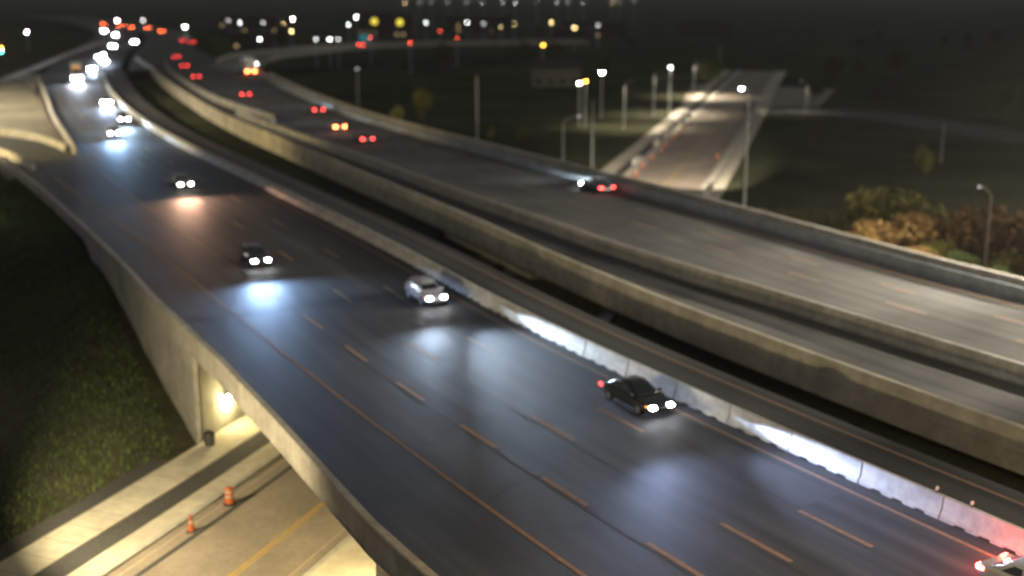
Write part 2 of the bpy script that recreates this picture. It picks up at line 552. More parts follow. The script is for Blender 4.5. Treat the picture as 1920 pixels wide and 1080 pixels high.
for k in range(-8, 5):
    d = phA + k * 8.0
    if d > S0: line([(0, -12.3), (SB((-12, 79)), -12.5), (SB((-22.7, 97)), -13.6)], d - .1, d + 3.6, name='lane_dash', wdt=.26)
for k in range(-4, 16):
    for ph, o in ((phB, -8.55), (phC, -4.75)):
        d = ph + k * 15.5
        if S0 < d < S330: line(o, d - 4.2, d, name='lane_dash', wdt=.26)
# deck joint and tar-sealed cracks across the lanes
line_j = SB((1.5, 55))
def cross_line(s, o0, o1, skew, wdt, m='joint', z=.006, wob=0.0):
    v, f = [], []
    n = 14
    for i in range(n + 1):
        t = i / n
        o = o0 + (o1 - o0) * t
        p, tg = HW.at(s + skew * t + wob * math.sin(9 * t) * math.sin(4 * t + 1), o)
        v += [(p[0] - tg[0] * wdt / 2, p[1] - tg[1] * wdt / 2, z), (p[0] + tg[0] * wdt / 2, p[1] + tg[1] * wdt / 2, z)]
    for i in range(n):
        f.append((2 * i, 2 * i + 1, 2 * i + 3, 2 * i + 2))
    return MB().add(v, f).build('deck_joint', m, near_road)
cross_line(SB((.5, 52)), -16, -6.6, 3.5, .07, m='path', wob=.25)
cross_line(S_WEST + 6, -20.6, 5.1, 2, .2)
line(-12.75, S0, SB((-12, 79)), 'joint', .07, name='paving_seam', z=.005)
line(-8.9, S0, SB((-20, 120)), 'joint', .06, name='paving_seam', z=.005)
line(-5.1, S0, SB((-20, 120)), 'joint', .05, name='paving_seam', z=.005)
M['patch_dark'] = mat('dark_asphalt_patch', (.027, .0265, .026), (.042, .041, .039), 9, .66, .35, 60, spec=.25)
M['patch_pale'] = mat('pale_asphalt_patch', (.043, .042, .04), (.062, .060, .057), 9, .66, .35, 60, spec=.25)
for (px_, py_, o_a, o_b, ln, mm) in ((4, 58, -11.9, -9.2, 6.5, 'patch_dark'), (-6, 84, -8.2, -5.6, 9, 'patch_pale'), (-14, 92, -12.0, -9.3, 7, 'patch_dark'), (12, 50, -4.4, -1.9, 10, 'patch_pale'), (-30, 128, -12.9, -9.0, 14, 'patch_pale'), (8, 52, -15.8, -13.2, 11, 'patch_pale')):
    d_ = SB((px_, py_))
    strip(HW, o_a, o_b, d_, d_ + ln, .002).build('asphalt_patch', mm, near_road)

# ------------------------------------------------------------------ second deck, two carriageways
b2o = [(0, 9.9), (SB((-3, 100)), 10.0), (SB((-12, 110)), 10.6), (SB((-27, 137)), 11.6), (SB((-46, 173)), 13.2), (SB((-80, 250)), 13.6), (S330, 12.2), (S330 + 60, 6.5)]
b2in = [(a, b + .4) for a, b in b2o]
b3o = [(0, 18.4), (SB((12, 60)), 18.8), (SB((3, 75)), 18.4), (SB((-7, 96)), 16.6), (SB((-20, 120)), 16.2), (SB((-40, 160)), 17.2), (SB((-57, 197)), 16.6), (S330, 15.5)]
b4o = [(0, 34.7), (SB((-40, 160)), 34.2), (SB((-58, 197)), 34.4), (SB((-80, 250)), 36.0), (S330, 38.5)]
deck2 = tag(strip(HW, b2in, b4o, S0, S330, 0, -.5).build('road', 'asphalt_new'), kind='structure')
road_uv(deck2, HW)
tag(strip(HW, [(a, b + .3) for a, b in b2in], 34.5, S_WEST + 16, S330, -.503, -2.4).build('road_bed', 'concrete'), kind='structure')
road_uv(tag(strip(HW, 6.3, [(S330, 38.5), (S330 + 40, 32), (S330 + 120, 26), (HW.L, 22)], S330, HW.L - 2, 0, -.6).build('road', 'asphalt'), kind='structure'), HW)
line([(a, b - .9) for a, b in b4o], S0, S330 - 30, parent=deck2, name='edge_line', wdt=.18)
line([(a, b + 1.2) for a, b in b3o], S0, S330 - 60, parent=deck2, name='edge_line', wdt=.18)
for k in range(0, 22):
    for o, ph in ((26.2, 0), (30.0, 5)):
        d = 20 + ph + k * 12
        if d < S330 - 60: line(o, d, d + 4.2, parent=deck2, name='lane_dash', wdt=.2)
# exit ramp bending away to the right far ahead
RAMP = Curve([(-78, 350), (-82, 395), (-74, 425), (-62, 455), (-41, 478), (8, 495), (30, 498)], 2.0, 12)
tag(strip(RAMP, -7, 7, 0, RAMP.L, .03, -.6).build('exit_ramp', 'asphalt_low'), kind='structure')
rb = sweep(RAMP, [(-.2, -1), (.2, -1), (.12, .9), (-.12, .9)], 20, RAMP.L, off=-7.3)
tag(rb.build('ramp_barrier', 'concrete'), 'low concrete barrier on the far side of the distant curving exit ramp', 'barrier')
rb = sweep(RAMP, [(-.2, -.6), (.2, -.6), (.12, .55), (-.12, .55)], 30, RAMP.L, off=7.3)
tag(rb.build('ramp_barrier', 'concrete'), 'low concrete barrier on the near side of the distant curving exit ramp', 'barrier')

# ------------------------------------------------------------------ near overpass: slab edge, girders, parapet, abutments
sA = S_WEST
def low_off(d, o): return LOW.find(HW.at(d, o)[0])[1]
cand = np.arange(HW.find((-20.4, 73.0))[0] - 8, HW.find((-20.4, 73.0))[0] + 8, .05)
s_wall = float(cand[int(np.argmin([abs(low_off(d_, val(PO, d_) - .2) + 12.0) for d_ in cand]))])     # abutment corner station
br = empty('overpass_bridge', (-14, 66, -6.5))
tag(br, 'concrete highway overpass in the foreground with yellow lit abutment wall', 'bridge')
def bpart(name, mb_, m):
    o = mb_.build(name, m, br)
    o.matrix_parent_inverse = br.matrix_world.inverted()
    o.location = (0, 0, 0)
    return o
bpy.context.view_layer.update()
par_prof = [(-.43, -.36), (-.43, .94), (-.38, 1.0), (-.04, 1.0), (0, .94), (.14, .32), (.2, .02), (.0, .02), (.0, -.36)]
d = S0
sec_end = SB((-62, 152)) + 6
while d < sec_end:
    e = min(d + 12.0, sec_end)
    bpart('parapet', sweep(HW, par_prof, d + .015, e - .015, off=PO), 'concrete')
    d = e
bpart('edge_beam', sweep(HW, [(-.47, -.42), (-.47, -.33), (-.434, -.3), (-.434, -.42)], S0, s_wall + 3, off=PO), 'concrete')
bpart('soffit_slab', strip(HW, po(.1), 5.2, S0, s_wall + 2, -.503, -.98), 'concrete')
for o in np.linspace(-19.6, 4.0, 8):
    bpart('girder', strip(HW, o - .3, o + .3, S0, s_wall + 1, -.983, -1.9), 'concrete')
# abutment face follows the low road; wing wall runs back in the parapet's plane
la = LOW.find(HW.at(s_wall, val(PO, s_wall))[0])[0]
lb = LOW.find((16, 150))[0]
bpart('abutment_wall', strip(LOW, -12.2, -11.95, la + .2, la + 23, -1.0, -7.2), 'concrete_pale')
bpart('abutment_wall', strip(LOW, -12.9, -11.95, la + 23.02, la + 34, -2.4, -7.2), 'concrete_pale')
bpart('wing_wall', sweep(HW, [(-.36, -7.2), (-.06, -7.2), (-.06, -.38), (-.36, -.38)], s_wall - .02, SB((-35, 115)) + 2, off=PO), 'concrete')
cr = np.arange(la - 45, la, .1)
la_r = float(cr[int(np.argmin([abs(HW.find(LOW.at(q_, 9.6)[0])[1] - val(PO, HW.find(LOW.at(q_, 9.6)[0])[0]) - .1) for q_ in cr]))])
bpart('abutment_wall', strip(LOW, 9.2, 10.1, la_r + 2.2, la + 28, -2.0, -7.2), 'concrete_pale')

# bulkhead lamp on the abutment wall, lit
def point(name, loc, power, color, rad=.12, parent=None, spot=None, rot=None, blend=.4):
    l = bpy.data.lights.new(name, 'SPOT' if spot else 'POINT')
    l.energy = power
    l.color = color
    l.shadow_soft_size = rad
    if spot:
        l.spot_size = spot
        l.spot_blend = blend
    o = bpy.data.objects.new(name, l)
    o.location = loc
    if rot: o.rotation_euler = rot
    col.objects.link(o)
    if parent is not None: o.parent = parent
    return o

def wall_lamp(d, off, zc, face, label, power=260):
    p, t = LOW.at(d, off)
    a = math.atan2(t[1], t[0])
    o = empty('wall_lamp', (p[0], p[1], zc), a - math.pi / 2 if face < 0 else a + math.pi / 2)
    # local +x points out from the wall
    MB().box(-.02, .10, -.28, .28, -.16, .16).build('housing', 'dark_steel', o)
    MB().box(.10, .22, -.24, .24, -.15, .11).build('lens', 'e_wall', o)
    MB().box(-.01, .3, -.3, .3, .165, .2).build('visor', 'dark_steel', o)
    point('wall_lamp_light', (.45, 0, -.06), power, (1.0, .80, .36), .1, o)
    tag(o, label, 'lamp', 'bulkhead lamps on the underpass walls')
    return o
wall_lamp(la + 3.3, -11.93, -4.3, -1, 'glowing bulkhead lamp on the abutment wall under the overpass', 800)
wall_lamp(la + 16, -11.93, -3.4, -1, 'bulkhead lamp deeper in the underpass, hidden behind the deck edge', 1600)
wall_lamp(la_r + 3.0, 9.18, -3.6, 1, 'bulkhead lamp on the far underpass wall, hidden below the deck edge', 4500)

# ------------------------------------------------------------------ precast median barrier units
UNIT = 4.62
ub = MB()
prof = [(-.3, .09), (-.3, .17), (-.155, .40), (-.1, 1.0), (-.08, 1.03), (.08, 1.03), (.1, 1.0), (.155, .40), (.3, .17), (.3, .09)]
hl = UNIT / 2 - .035
v, f = [], []
for x in (-hl, hl):
    v += [(x, o, zz) for o, zz in prof]
n = len(prof)
for k in range(n):
    k2 = (k + 1) % n
    f.append((k, k2, n + k2, n + k))
f += [tuple(range(n))[::-1], tuple(n + k for k in range(n))]
ub.add(v, f)
for x0, x1 in ((-hl, -1.55), (-.95, -.3), (.3, .95), (1.55, hl)):
    ub.box(x0, x1, -.297, .297, 0, .0895)
unit_mesh = ub.mesh('barrier_body', 'concrete_pale')
hook_mesh = MB().tube([(0, 0, .1), (0, 0, .86)], .05, 6).mesh('connector_pin', 'dark_steel')
ordn = ['first', 'second', 'third', 'fourth', 'fifth', 'sixth', 'seventh', 'eighth', 'ninth', 'tenth', 'eleventh', 'twelfth', 'thirteenth', 'fourteenth', 'fifteenth', 'sixteenth']
ph = SB((16.3, 53.2)) % UNIT
cnt = 0
d = ph
while d < S330 + 4:
    p, t = HW.at(d + UNIT / 2)
    dd = d + UNIT / 2
    if d > s_frame - 22:
        bu = link('concrete_barrier', unit_mesh)
        bu.location = (p[0], p[1], .004)
        bu.rotation_euler = (0, 0, math.atan2(t[1], t[0]) + rnd.uniform(-.004, .004))
        c = link('connector_pin', hook_mesh, bu)
        c.location = (UNIT / 2, 0, 0)
        if d < s_frame - 3:
            lab = 'precast concrete median barrier unit past the lower right edge of the frame'
        elif cnt < len(ordn):
            lab = '%s precast concrete median barrier unit up from the lower right edge of frame' % ordn[cnt]
            cnt += 1
        else:
            lab = 'precast concrete median barrier unit in the distant curving run beyond the silver hatchback'
        tag(bu, lab, 'barrier', 'precast units of the median barrier')
    d += UNIT

# small round delineators on top of the barrier by the lower right corner
for q, (sx, lab) in enumerate(((SB((19.3, 48.0)), 'small round delineator on the barrier top nearest the lower right corner'), (SB((18.4, 49.6)), 'small round delineator on the barrier top, next one up from the corner'))):
    p, t = HW.at(sx)
    o = empty('delineator', (p[0], p[1], 1.034), math.atan2(t[1], t[0]))
    MB().box(-.03, .03, -.03, .03, 0, .12).build('stem', 'dark_steel', o)
    MB().tube([(-.02, 0, .2), (.02, 0, .2)], .1, 10).build('reflector', 'reflective', o)
    tag(o, lab, 'delineator', 'delineators on the median barrier')

# ------------------------------------------------------------------ cast barriers of the second deck
def barrier_thing(name, label, prof, curve, s0, s1, off, m, panel, origin_pt=None, part='barrier_section', gap=.02, step=3.0):
    p, t = curve.at(s0, val(off, s0))
    o = empty(name, (p[0], p[1], 0))
    d = s0
    while d < s1 - .5:
        e = min(d + panel, s1)
        if s1 - e < panel * .3: e = s1
        sweep(curve, prof, d + gap, e - gap, step, off, (p[0], p[1], 0)).build(part, m, o)
        d = e
    tag(o, label, 'barrier')
    return o
fascia = [(-.12, -1.25), (-.12, -.25), (-.18, -.2), (-.18, .02), (-.02, .06), (-.02, 1.08), (.03, 1.12), (.33, 1.12), (.38, 1.06), (.5, .3), (.6, .02), (.35, .02), (.35, -1.25)]
barrier_thing('bridge_parapet', 'long brown concrete parapet and fascia beyond the dark gap between the decks', fascia, HW, S0, S330 + 50, b2o, 'concrete_brown', 17.0, part='parapet_panel', gap=.035)
jersey = [(-.34, .0), (-.34, .12), (-.2, .4), (-.13, 1.15), (-.1, 1.2), (.16, 1.2), (.19, 1.15), (.26, .4), (.4, .12), (.4, .0)]
s3a = SB((-62, 205))
barrier_thing('median_wall', 'shadowed concrete wall between the two carriageways of the second deck', jersey, HW, S0, s3a + 4, b3o, 'concrete', 12.0)
b3f = [(s3a - 12, 20.5), (s3a + 10, 19.2), (SB((-72, 235)), 18.0), (S330, 16.2)]
barrier_thing('median_wall', 'far curving concrete wall left of the lane of red tail lights', jersey, HW, s3a - 8, S330 + 30, b3f, 'concrete', 12.0)
inner = [(.0, .0), (.02, .2), (.06, 1.05), (.10, 1.1), (.48, 1.1), (.5, 1.55), (.55, 1.6), (.95, 1.6), (1.0, 1.55), (1.0, -1.7), (.3, -1.7), (.3, .0)]
barrier_thing('bridge_parapet', 'blue grey concrete parapet along the far edge of the second deck', [(0, 0), (.03, .25), (.1, 1.08), (.14, 1.12), (.42, 1.12), (.45, 1.08), (.45, -1.7), (.2, -1.7), (.2, 0)], HW, S0, S330 - 8, b4o, 'concrete_blue', 12.0, part='parapet_panel')
barrier_thing('walkway_wall', 'tan concrete outer wall just behind the far parapet of the second deck', [(0, -1.7), (0, 1.5), (.04, 1.55), (.4, 1.55), (.44, 1.5), (.44, -2.6), (.2, -2.6)], HW, S0, S330 - 40, [(a, b + .95) for a, b in b4o], 'concrete', 12.0, part='wall_panel')

# ------------------------------------------------------------------ left side: entrance ramp, gore and their barriers
gore = MB()
def poly(pts, z, name, m, mbz=None):
    mb_ = MB()
    n = len(pts)
    v = [(*p, z) for p in pts] + [(*p, z - .4) for p in pts]
    f = [tuple(range(n))] + [(i, i + n, (i + 1) % n + n, (i + 1) % n) for i in range(n)]
    mb_.add(v, f)
    return tag(mb_.build(name, m), kind='structure')
poly([(-58.5, 164), (-69, 186), (-80, 212), (-98, 255), (-121, 305), (-150, 300), (-150, 190), (-92, 200), (-80, 192), (-73, 187), (-65, 177)][::-1], .004, 'gore_ground', 'dirt')
ERAMP = Curve([(-44, 129), (-52, 143), (-59, 157), (-66, 166.5), (-75, 178), (-86, 185.5), (-100, 191), (-120, 196), (-150, 200)], 1.5, 8)
tag(strip(ERAMP, -6.6, 5.6, 20, ERAMP.L, .008, -.4).build('entrance_ramp', 'asphalt'), kind='structure')
road_uv(bpy.data.objects['entrance_ramp'], ERAMP)
def side_barrier(pts, label, m='concrete', h=.95, panel=9.0):
    c = Curve(pts, 1.0, 3)
    return barrier_thing('roadside_barrier', label, [(-.3, -.5), (-.3, .1), (-.16, .38), (-.1, h), (.1, h), (.16, .38), (.3, .1), (.3, -.5)], c, 0, c.L, 0.0, m, panel, step=1.5)
side_barrier([(-59.2, 166.1), (-68.7, 188.4), (-79.6, 213.8), (-96.7, 256.5), (-117.3, 306.8)], 'curving concrete barrier between the oncoming lanes and the tan gore ground')
side_barrier([(-61.7, 169.5), (-65.9, 176), (-73.4, 185.7), (-79.4, 190.6), (-86.9, 195.5), (-102, 201), (-125, 206)], 'yellow lit concrete barrier on the upper side of the entrance ramp')
side_barrier([(-59.6, 152.0), (-64.9, 159.8), (-69.3, 165.6), (-76.6, 172.4), (-88, 178), (-105, 183), (-125, 187)], 'yellow lit concrete barrier on the lower side of the entrance ramp')
side_barrier([(-112, 262), (-119.6, 289.6), (-129.6, 336.6), (-143.4, 401.4), (-156.1, 465.7), (-166, 531), (-190, 600), (-225, 675)], 'long pale barrier rising to the far bend along the left of the highway')

# ------------------------------------------------------------------ lamps
def street_lamp(x, y, zb, h, arm, adir, label, glow='e_lamp', power=0, color=(1, .9, .7), group=None, head=1.0, spot=True, mats='steel', double=False, aim=None, aim_deg=88):
    o = empty('street_lamp', (x, y, zb), adir)
    MB().tube([(0, 0, 0), (0, 0, h * .5), (0, 0, h)], [.16, .125, .09], 8).build('pole', mats, o)
    MB().lathe([(.26, 0), (.26, .25), (.17, .32)], 10).build('base', 'kerb', o)
    sides = (1, -1) if double else (1,)
    for sg in sides:
        if arm:
            MB().tube([(0, 0, h - .15), (sg * arm * .25, 0, h + .5), (sg * arm * .6, 0, h + .85), (sg * arm, 0, h + .95)], [.06, .055, .05, .045], 6).build('arm', mats, o)
        hz = h + .95 if arm else h
        hm = MB()
        a0 = sg * (arm if arm else .0)
        hm.add([(a0 - .35 * head, -.16 * head, hz + .02), (a0 + .4 * head, -.16 * head, hz + .02), (a0 + .4 * head, .16 * head, hz + .02), (a0 - .35 * head, .16 * head, hz + .02),
                (a0 - .3 * head, -.1 * head, hz + .17), (a0 + .3 * head, -.1 * head, hz + .17), (a0 + .3 * head, .1 * head, hz + .17), (a0 - .3 * head, .1 * head, hz + .17)],
               [(0, 3, 2, 1), (4, 5, 6, 7), (0, 1, 5, 4), (1, 2, 6, 5), (2, 3, 7, 6), (3, 0, 4, 7)])
        hd = hm.build('lamp_head', 'dark_steel', o)
        if glow:
            MB().lathe([(.04 * head, -.2 * head), (.16 * head, -.17 * head), (.22 * head, -.08 * head), (.24 * head, .015)], 10, (a0, 0, hz)).build('lens', glow, hd)
        if power:
            lp = point('street_lamp_light', (a0, 0, hz - .3 * head), power, color, .2, o, spot=(R(aim_deg) if aim else R(132)) if spot else None, rot=(0, 0, 0), blend=.5)
            if aim:
                from mathutils import Vector
                wp = Vector((x + math.cos(adir) * a0, y + math.sin(adir) * a0, zb + hz))
                lp.rotation_euler = (Vector((0, 0, -adir)) and (Vector(aim) - wp).to_track_quat('-Z', 'Y')).to_euler()
                lp.parent = None
                lp.location = wp - Vector((0, 0, .3 * head))
    tag(o, label, 'street lamp', group)
    return o

GZ = -6.6
# along the underpass road, right of the bridges
street_lamp(30.2, 157.5, GZ, 15.3, 1.0, R(170), 'tall lamp with bright white head right of the underpass road', 'e_lamp_near', 150000, (1, .86, .66), head=1.1, aim=(27.5, 200, -6.5), aim_deg=44, mats='concrete_pale')
UG = 'lamp posts along the left side of the underpass road'
street_lamp(7.8, 186.8, GZ, 8.7, 2.6, R(20), 'shortest grey post with curved arm just over the far parapet', 'e_lamp_ghost', 0, group=UG)
street_lamp(13.1, 199.8, GZ, 10.6, 0, R(20), 'bare grey post standing second left of the underpass road', None, 0, group=UG)
street_lamp(23.2, 255, GZ, 8.7, 1.8, R(20), 'grey post with short arm, third along the underpass road', None, 13000, (1, .86, .66), group=UG)
street_lamp(32.1, 279.4, GZ, 9.2, 1.8, R(20), 'grey post with short arm, fourth along the underpass road', None, 13000, (1, .86, .66), group=UG)
street_lamp(36.4, 285.4, GZ, 10.6, 0, R(20), 'post with small lit white lamp, fifth along the underpass road', 'e_lamp_dim', 16000, (1, .9, .75), group=UG)
street_lamp(47.9, 326.8, GZ, 8.7, 1.5, R(20), 'grey post beside the green tree at the junction', None, 22000, (1, .86, .66), group=UG)
street_lamp(64.4, 386, GZ, 10.3, 0, 0, 'thin dark post standing beyond the far junction', None, 0)
street_lamp(-6.5, 228.8, GZ, 12.5, 0, 0, 'faint tall pole in the dark field left of the lamp posts', None, 0)
street_lamp(48.0, 121.5, ground_z(48, 121.5), 8.6, 1.6, R(200), 'dark pole rising through the autumn shrubs at right', 'e_lamp_ghost', 0, head=.6, mats='bark')
street_lamp(72, 205, GZ, 6.5, 0, 0, 'thin grey post in the dark lot right of the underpass', None, 0)
street_lamp(68, 285, GZ, 6.5, 1.5, R(180), 'lamp post by the right corner of the far junction', 'e_lamp_ghost', 3500, (1, .86, .66), head=.6)
# outside the frame, but lighting it
street_lamp(-27.2, 53.5, GZ, 9.5, 1.5, R(0), 'lamp post on the verge left of the underpass, outside the frame', 'e_sodium', 27000, (1, .82, .48), aim=(-12, 68, -2.5), aim_deg=112)
street_lamp(-92, 150, ground_z(-92, 150), 13, 2.5, R(30), 'sodium lamp by the entrance ramp, outside the frame', 'e_sodium', 120000, (1, .78, .34), aim=(-76, 182, 0), aim_deg=105)
street_lamp(53, 74, ground_z(53, 74), 17, 2.5, R(170), 'lamp post beyond the far parapet, outside the frame at right', 'e_lamp', 105000, (1, .90, .74), aim=(29, 82, 0))
street_lamp(60, 97, ground_z(60, 97), 19, 2.5, R(170), 'second lamp post beyond the far parapet, outside the frame at right', 'e_lamp', 250000, (1, .89, .72), aim=(14, 112, 0), aim_deg=104)
street_lamp(11, 21, ground_z(11, 21), 23.5, 1.5, R(60), 'added unseen lamp post next to the camera, lighting the brown parapet', 'e_sodium', 34000, (1, .72, .38))  # added out of view to throw warm light on the second deck's face
street_lamp(44, 40, ground_z(44, 40), 17, 2.5, R(170), 'lamp post beyond the far parapet, near the camera side', 'e_lamp', 24000, (1, .90, .74), aim=(24, 58, 0))

def high_mast(x, y, zb, h, power, color, label):
    o = empty('high_mast_light', (x, y, zb))
    MB().tube([(0, 0, 0), (0, 0, h)], [.45, .2], 10).build('mast', 'steel', o)
    MB().lathe([(1.1, h - .3), (1.2, h - .2), (1.1, h - .1)], 16).build('lamp_ring', 'dark_steel', o)
    for k in range(6):
        t = k * math.pi / 3
        MB().lathe([(.2, h - .7), (.34, h - .6), (.3, h - .35)], 8, (1.2 * math.cos(t), 1.2 * math.sin(t), 0)).build('luminaire', 'e_lamp', o)
    point('high_mast_glow', (0, 0, h - 1.0), power, color, .8, o, spot=R(160), rot=(0, 0, 0), blend=.4)
    tag(o, label, 'mast light', 'high mast lights beside the highway')
high_mast(-125, 215, -4, 32, 480000, (1, .87, .64), 'high mast light west of the oncoming lanes, outside the frame')
high_mast(92, 128, -6.6, 34, 90000, (1, .88, .70), 'high mast light right of the dark lot, outside the frame')

ORD = ['leftmost', 'second from left', 'third from left', 'fourth from left', 'fifth from left', 'sixth from left', 'seventh from left', 'eighth from left', 'ninth from left', 'tenth from left', 'eleventh from left', 'twelfth from left', 'thirteenth from left', 'fourteenth from left', 'fifteenth from left']
by_x = lambda L_: sorted(L_, key=lambda q: q[0] / q[1])
# far town lights
WHITE = 'white street lamps far off under the night sky'
def far_lamp(x, y, glow, label, group, head=1.3, zt=3.5):
    street_lamp(x, y, ground_z(x, y), zt - ground_z(x, y), 0, 0, label, glow, 0, group=group, head=head)
bright = [(-122, 698), (-92, 743), (-150, 575), (20, 276), (-213, 677), (-198, 511)]
for i, q in enumerate(by_x(bright)): far_lamp(*q, 'e_lamp', 'brilliant white far street lamp, %s of the six brightest' % ORD[i], WHITE, 1.6)
mid = [(-139, 640), (-44, 640), (-23, 640), (-199, 677), (-90, 446), (-65, 446), (-79, 606)]
for i, q in enumerate(by_x(mid)): far_lamp(*q, 'e_lamp_dim', 'middling bright white far street lamp, %s of the seven such' % ORD[i], WHITE, 1.5)
dim = [(-153, 677), (-127, 640), (-14, 622), (41, 598), (-70, 446), (-62, 446), (-63, 307)]
for i, q in enumerate(by_x(dim)): far_lamp(*q, 'e_lamp_faint', 'faint grey far street lamp, %s of the seven faint ones' % ORD[i], WHITE, 1.4)
far_lamp(-36, 289, 'e_lamp_ghost', 'barely glowing lamp in the dark field beyond the far carriageway', WHITE, 1.6)
far_lamp(-74, 756, 'e_lamp_cool', 'bluish street lamp between the two yellow lit fronts', WHITE, 1.7)
WARM = 'warm coloured street lamps far off'
for i, q in enumerate(by_x([(20, 640), (28, 561), (-112, 614), (-92, 522)])): far_lamp(*q, 'e_sodium', 'warm yellowish far street lamp, %s of the four yellowish ones' % ORD[i], WARM, 1.3)
far_lamp(10, 402, 'e_orange', 'lone orange lamp in the dark middle distance', WARM, 1.2)
for i, q in enumerate(by_x([(-5, 575), (1, 614)])): far_lamp(*q, 'e_sodium', 'dim amber far lamp at top centre, %s one of two' % ('left', 'right')[i], WARM, .6)
for i, q in enumerate(by_x([(-52, 459), (-30, 522), (-20, 455), (-34, 417)])): far_lamp(*q, 'e_red_far', 'small red signal light in the far dark, %s of four' % ORD[i], 'red signal lights far off', .8)
TOPG = 'lamps on the far hillside along the top edge of the picture'
tops = [(-78 + k * 12 + rnd.uniform(-4, 4), 905 + rnd.uniform(-30, 30)) for k in range(15)]
for k, (x, y) in enumerate(by_x(tops)):
    far_lamp(x, y, rnd.choice(['e_lamp_faint', 'e_sodium', 'e_lamp_faint', 'e_lamp_dim']), 'tiny lamp at the very top edge of the picture, %s' % ORD[k], TOPG, 1.0, 10 + rnd.uniform(-.6, .6))

# traffic signal at the left edge
ts = empty('traffic_signal', (-137.6, 330, -.1), 0)
MB().tube([(0, 0, 0), (0, 0, 7.6)], [.13, .09], 8).build('pole', 'steel', ts)
MB().tube([(0, 0, 7.2), (1.4, 0, 7.5), (2.6, 0, 7.6)], .06, 6).build('arm', 'steel', ts)
MB().box(2.35, 2.85, -.15, .2, 4.9, 7.4).build('housing', 'dark_steel', ts)
for zc, g_ in ((6.9, None), (6.15, 'e_amber_sig'), (5.3, 'e_green')):
    MB().tube([(2.6, -.152, zc), (2.6, -.22, zc)], .24, 12).build('signal_lens', g_ or 'dark_steel', ts)
tag(ts, 'traffic signal showing green and amber at the left edge', 'traffic signal')

# ------------------------------------------------------------------ buildings
def building(x, y, wd, dp, h, m, label, rz=0, gable=False, lit=(), cols=4, rows=1, zb=GZ, extra=None):
    o = empty('building', (x, y, zb), rz)
    MB().box(-wd / 2, wd / 2, 0, dp, -.5, h).build('wall', m, o)
    if gable:
        e = .4
        v = [(-wd / 2 - e, -e, h), (wd / 2 + e, -e, h), (wd / 2 + e, dp + e, h), (-wd / 2 - e, dp + e, h), (-wd / 2 - e, dp / 2, h + dp * .3), (wd / 2 + e, dp / 2, h + dp * .3)]
        rf = MB().add(v, [(0, 1, 5, 4), (2, 3, 4, 5), (1, 2, 5), (3, 0, 4), (0, 3, 2, 1)]).build('roof', 'roof', o)
        MB().box(wd * .2, wd * .2 + .7, dp * .45, dp * .45 + .7, h, h + dp * .3 + .8).build('chimney', 'brick', rf)
    else:
        MB().box(-wd / 2 - .2, wd / 2 + .2, -.2, dp + .2, h, h + .45).build('roof', 'roof', o)
    k = 0
    for r_ in range(rows):
        for c_ in range(cols):
            cx = -wd / 2 + (c_ + .5) * wd / cols
            cz = .9 + r_ * 3.0
            ww = min(1.4, wd / cols * .55)
            fr = MB().box(cx - ww / 2 - .1, cx + ww / 2 + .1, -.06, .02, cz - .1, cz + 1.5).build('window', 'siding', o)
            MB().box(cx - ww / 2, cx + ww / 2, -.085, -.062, cz, cz + 1.4).build('pane', 'e_window' if k in lit else 'unlit_window', fr)
            k += 1
    MB().box(wd * .36, wd * .36 + 1.0, -.05, .02, 0, 2.1).build('door', 'dark_steel', o)
    if extra: extra(o)
    tag(o, label, 'building')
    return o
def lit_end(o):
    pass
building(13, 361, 14, 9, 5.2, 'siding', 'dim low house in the dark field left of the bright white lamp', 0, True, cols=4)
street_lamp(14.0, 257, GZ, 9.2, 0, 0, 'bright warm lamp in front of the dim house', 'e_lamp_near', 900, (1, .8, .5), head=1.2)
street_lamp(15.3, 257.5, GZ, 9.6, 0, 0, 'orange lamp close beside the bright warm lamp', 'e_orange', 300, (1, .5, .1), head=1.0)
def storefront(o):
    MB().tube([(0, -.6, 8.2), (0, -.3, 8.2)], 1.7, 16).build('sign', 'e_yellow', o)
building(-79, 720, 20, 12, 13, 'brick', 'low shop block with broad yellow lit front, left one of two', 0, lit=(0, 1, 2), cols=5, zb=ground_z(-79, 720), extra=storefront)
building(-63, 705, 15, 12, 12.5, 'brick', 'low shop block with broad yellow lit front, right one of two', 0, lit=(1, 2), cols=4, zb=ground_z(-63, 705), extra=storefront)
def tealsign(o):
    MB().box(-2.2, 2.2, -.3, -.1, 4.0, 7.0).build('sign', 'e_teal', o)
building(-66, 560, 9, 8, 7.2, 'siding', 'small kiosk with a dull teal sign below the yellow fronts', 0, cols=3, zb=ground_z(-66, 560), extra=tealsign)
for i, (x, y, wd, h, lt) in enumerate([(-160, 760, 36, 10, (3, 7, 8)), (-20, 760, 40, 10, (1, 5, 9)), (45, 690, 36, 9, (0, 4)), (112, 720, 30, 8, ()), (-115, 540, 22, 7, (2,)), (30, 600, 20, 8, (0, 3))]):
    lab = ['wide dark block behind the lamps over the highway bend', 'wide dark block with a few lit windows near the top centre', 'dark flat block behind the warm town lamps', 'dark flat block far off at the upper right', 'low dark building right of the highway bend', 'low dark building beneath the warm town lamps'][i]
    building(x, y, wd, 14, h, 'brick', lab, 0, lit=lt, cols=8, rows=2, zb=ground_z(x, y))

